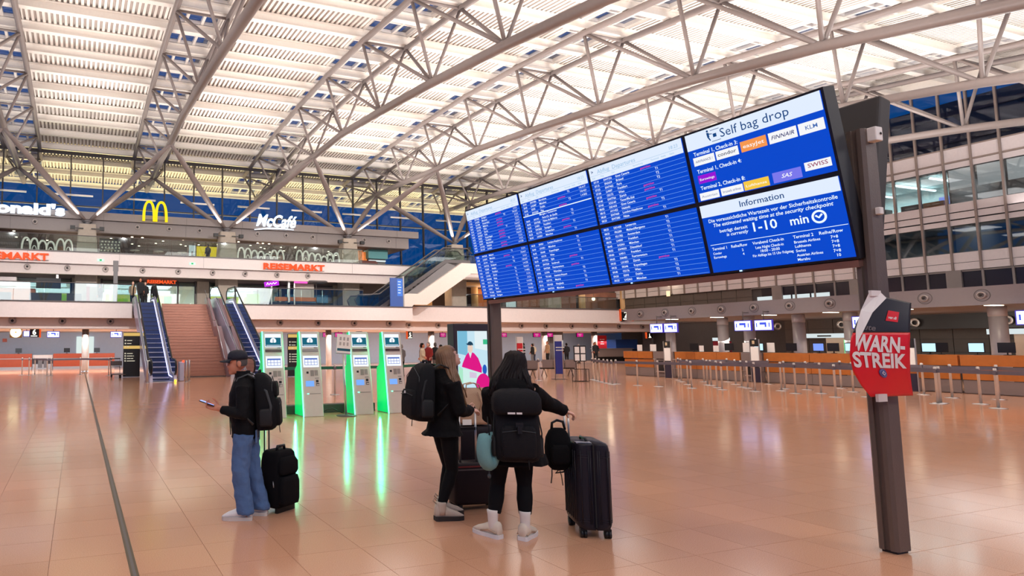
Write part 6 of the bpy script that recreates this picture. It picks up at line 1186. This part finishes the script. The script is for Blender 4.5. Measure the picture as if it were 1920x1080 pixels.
t=thing('exit_sign','green exit sign hanging near the right end of the gallery','sign',(44.5,44,6.6)); MB().box(-.45,.35,0,.06,-.25,.2).build('lit_face',glow('exit_green2',(40,225,130),1.6),t); MB().box(-.2,.1,-.02,0,-.15,.1).build('pictogram',g_ink,t); MB().tube((0,.03,.2),(0,.03,.6),.02).build('hanger_rod',m_rail,t)
# palm in the gallery
m_pot=mat('planter_grey',(150,140,132),.6); m_palm=mat('palm_green',(70,92,52),.6,var=.2)
pp_=thing('potted_palm','potted palm under the upper escalator','plant',(24.6,42.9,4.55)); MB().lathe([(.22,0),(.3,.5),(.27,.5),(.25,.4)],n=14).build('pot',m_pot,pp_)
for k in range(9):
    a=k*2*PI/9; mb=MB(); P=[(.75*t*math.cos(a),.5*t*math.sin(a),.5+.75*t-.75*t*t*1.1) for t in (0,.3,.6,.85,1)]; mb.path(P,[.02,.09,.11,.06,.01],6,flat=.15,up=(0,0,1)); mb.build('frond',m_palm,pp_)
# ---------- rear hall, right part ----------
def pylon(x,y,w,h,col,label,hdr,txt,rz=-.35):
    t=thing('airline_pylon',label,'sign',(x,y,0),rz); MB().box(-w/2,w/2,-.04,.04,.25,h-.3).build('coloured_panel',col,t); MB().box(-w/2,w/2,-.04,.04,h-.3,h).build('white_header',hdr,t)
    for s in (-1,1): MB().tube((s*(w/2+.02),0,0),(s*(w/2+.02),0,h),.02).build('side_tube',m_alu,t)
    MB().box(-w*.9,w*.9,-.22,.22,0,.015).build('foot_plate',m_rail,t); q=MB()
    for k,s in enumerate(txt): scrib(q,s,frame((-w*.4,-.045,h-.62-.13*k),(1,0,0),(0,0,1)),.09,'l',.02,wid=w*.7 if len(s)>6 else None)
    q.build('lettering',m_shoe,t); return t
pylon(19.85,24.55,.26,2.0,mat('pylon_red',(214,28,40),.5),'narrow red pylon with a white header behind the dark haired woman',m_white,['AUSTRIAN','Check-in','Bag drop'])
pylon(21.4,23.75,.32,2.08,mat('pylon_blue',(44,52,140),.5),'narrow blue pylon with a white header in the rear queue',m_white,['Lufthansa','Check-in'])
br=thing('brochure_rack','black wire brochure rack with four paper cards near the queue','rack',(20.95,21.95,0),-.35); mb=MB()
for x in (-.3,.3):
    for y in (-.15,.15): mb.tube((x,y,0),(x,y,.55),.014)
for z in (.02,.55): mb.path([(-.3,-.15,z),(.3,-.15,z),(.3,.15,z),(-.3,.15,z)],.012,6,closed=True)
for x in (-.18,-.06,.06,.18): mb.tube((x,-.15,.02),(x,-.15,.55),.008)
for x in (-.18,.18): mb.tube((x,0,.02),(x,0,1.55),.016)
mb.build('wire_frame',m_black,br); MB().box(-.26,.26,-.02,.02,.88,1.58).build('card_board',m_black,br)
for x in (-.13,.13):
    for z in (1.06,1.39): MB().box(x-.1,x+.1,-.028,-.02,z-.14,z+.14).build('paper_card',m_paper,br)
def bench(x,y,label):
    t=thing('seat_row',label,'bench',(x,y,0),-.3,'metal seat rows by the rear queue')
    for k in range(3):
        MB().box(-.9+k*.6,-.36+k*.6,-.25,.25,.42,.45).build('seat',m_grey,t); MB().box(-.9+k*.6,-.36+k*.6,-.3,-.26,.45,.85).build('backrest',m_greyc,t); MB().box(-.34+k*.6,-.31+k*.6,-.25,.2,.45,.66).build('armrest',m_black,t)
    MB().box(-.9,.9,-.03,.03,.36,.42).build('beam',m_dgrey,t)
    for s in (-.7,.7): MB().path([(s,-.3,.01),(s,0,.38),(s,.3,.01)],.02).build('leg',m_dgrey,t)
bench(20.6,25.6,'metal seat row left of the blue pylon'); bench(23.5,26.2,'metal seat row right of the blue pylon, people waiting')
rc=thing('rear_counter','grey counter with a dark base at the rear hall below the red banner','counter',(45.6,43.75,0)); MB().box(-2.0,2.2,0,.5,.45,1.15).build('front',m_greyc,rc); MB().box(-1.9,2.1,.1,.5,0,.45).build('dark_base',m_black,rc); MB().box(-2.1,2.3,-.1,.6,1.15,1.2).build('top',m_greyc,rc)
rb_=thing('red_banner_stand','red banner stand on the rear counter','banner',(44.5,43.9,1.2)); MB().box(-.5,.5,0,.2,0,1.15).build('banner',mat('banner_red',(206,30,44),.5),rb_); q=MB()
for k in range(3): scrib(q,('Tax free','Cash','Refund')[k],frame((0,-.01,.75-k*.2),(1,0,0),(0,0,1)),.14,'c',.02)
q.build('lettering',m_shoe,rb_)
bb=thing('blue_booth','dark blue booth against the dark opening at the rear right','booth',(48.0,44.5,0)); MB().box(-1.3,1.3,0,1.2,0,2.0).build('body',mat('booth_blue',(30,66,130),.5),bb); MB().box(-1.3,1.3,-.2,0,1.0,1.1).build('ledge',m_dark,bb)
gpil=thing('square_pillar','square grey pillar at the rear right under the gallery','pillar',(50.7,43.6,0)); MB().box(-.65,.65,0,1,0,2.68).build('shaft',m_grey,gpil); MB().box(-.7,.7,-.05,1.05,0,.12).build('skirting',m_rail,gpil)
gpil2=thing('square_pillar','wide grey pillar right of the blue pylon','pillar',(39.9,44.3,0)); MB().box(-.9,.6,0,1,0,2.68).build('shaft',m_grey,gpil2); MB().box(-.95,.65,-.05,1.05,0,.12).build('skirting',m_rail,gpil2)
yw=thing('yellow_direction_sign','black direction sign with yellow lit words at the rear right','sign',(52.2,42.9,2.35)); MB().box(-1.4,1.4,0,.1,-.28,.28).build('panel',m_black,yw); q=MB(); scrib(q,'Terminal 1',frame((-1.2,-.01,.02),(1,0,0),(0,0,1)),.22); scrib(q,'Abflug Gates',frame((-1.2,-.01,-.22),(1,0,0),(0,0,1)),.2); q.build('lettering',glow('yellow_words',(220,214,90),1.2),yw); MB().tube((0,.05,.28),(0,.05,.6),.02).build('hanger_rod',m_rail,yw)
numsign(49.5,43.4,2.35,'L','small dim sign hanging over the square pillar',.8,.5,0,-1,'Check-in')
# signage and shop fronts behind the right counters
hs1=struct('wall_shop_row',MB().box(36.2,36.4,-4,20.6,2.25,2.9).box(36.2,36.3,-4,21,0,.9),m_dark)
MB().box(36.0,36.2,19.2,22.6,1.9,2.12).build('white_sign_band',g_panel,hs1); MB().box(36.0,36.2,13.5,15.2,1.98,2.2).build('white_sign_band',g_panel,hs1); MB().box(36.0,36.2,11.2,13.0,1.98,2.2).build('red_sign_band',mat('red_sign',(150,24,40),.5,emi=(150,24,40),es=.5),hs1)
q=MB(); scrib(q,'Reisebank',LEFTW(35.98,21.2,1.95),.14,'c'); q.build('lettering',m_dark,hs1); MB().path([(35.97,12.15,2.18),(35.97,12.08,2.1),(35.97,12.1,2.04),(35.97,11.95,2.0)],[.01,.03,.04,.01],6).build('gold_crescent',glow('gold_words',(240,170,60),1.2),hs1)
m_tanw=mat('tan_lit_wall',(206,182,160),.6); MB().box(36.5,36.6,-2,14.6,.9,2.0).build('lit_back_wall',m_tanw,hs1); MB().box(36.4,36.5,19.9,21.4,.9,1.9).build('lit_back_wall',m_tanw,hs1)
nz=MB().lathe([(.2,-.02),(.2,.02),(.12,.06),(.1,.0)],n=16,ax='y',cap=False).xf(M.Rotation(-PI/2,4,'Z')).mesh('air_nozzle',m_alu)
for y in (20.5,23.5,14.6,11.5,17.6): put('air_nozzle',nz,hs1,(36.1,y,2.55))
rd=thing('red_machine','dark red machine with a white lit header behind the oak counter','machine',(33.0,24.6,0),-PI/2); MB().box(-.3,.3,0,.6,0,1.75).build('body',mat('machine_red',(126,18,40),.4),rd); MB().box(-.3,.3,-.02,.5,1.78,1.95).build('lit_header',g_panel,rd)
grn=thing('green_light_strip','vertical green light strip at the rear of the counter hall','light',(35.8,20.2,0)); MB().box(-.04,.04,-.05,.05,.3,1.8).build('lit_tube',glow('green_strip2',(90,220,140),1.5),grn); MB().lathe([(.12,0),(.12,.3)],n=10).build('foot',m_dark,grn)
def ochair(x,y,rz,label):
    t=thing('office_chair',label,'chair',(x,y,0),rz,'pale office chairs behind the counters'); MB().box(-.22,.22,-.22,.22,.5,.56).build('seat',m_grey,t); MB().box(-.22,.22,.18,.23,.6,1.25).build('backrest',m_white,t); MB().tube((0,0,.06),(0,0,.5),.03).build('column',m_alu,t)
    for k in range(5): a=k*2*PI/5; MB().tube((0,0,.08),(.28*math.cos(a),.28*math.sin(a),.04),.018).build('foot_arm',m_black,t)
for x,y,l in ((28.9,22.2,'pale office chair behind the oak counter before the tiled wall'),(29.0,17.2,'pale office chair behind the long oak counter'),(28.9,24.8,'pale office chair behind the farthest oak counter')): ochair(x,y,1.0,l)
# lamps on the wall near the corner
for z,l in ((6.9,'upper wall lamp on the dark tiled wall'),(6.0,'lower wall lamp on the dark tiled wall')):
    t=thing('wall_lamp',l,'lamp',(50.0,41.2,z)); MB().tube((0.2,0,0),(-.5,0,.05),.04).build('arm',m_alu,t); MB().box(-.6,-.4,-.1,.1,-.2,.25).build('lit_head',g_warm if z>6.5 else mat('lamp_pale',(230,214,180),.5,emi=(255,230,180),es=1),t)
g_lamp2=glow('gallery_spot',(255,226,180),6); t=thing('gallery_spotlight','bright round spotlight under the gallery soffit at the rear right','lamp',(46.8,47.0,5.9)); MB().ell((0,0,0),(.16,.16,.16)).build('lit_globe',g_lamp2,t); MB().tube((0,0,.15),(0,0,.9),.02).build('hanger_rod',m_rail,t)
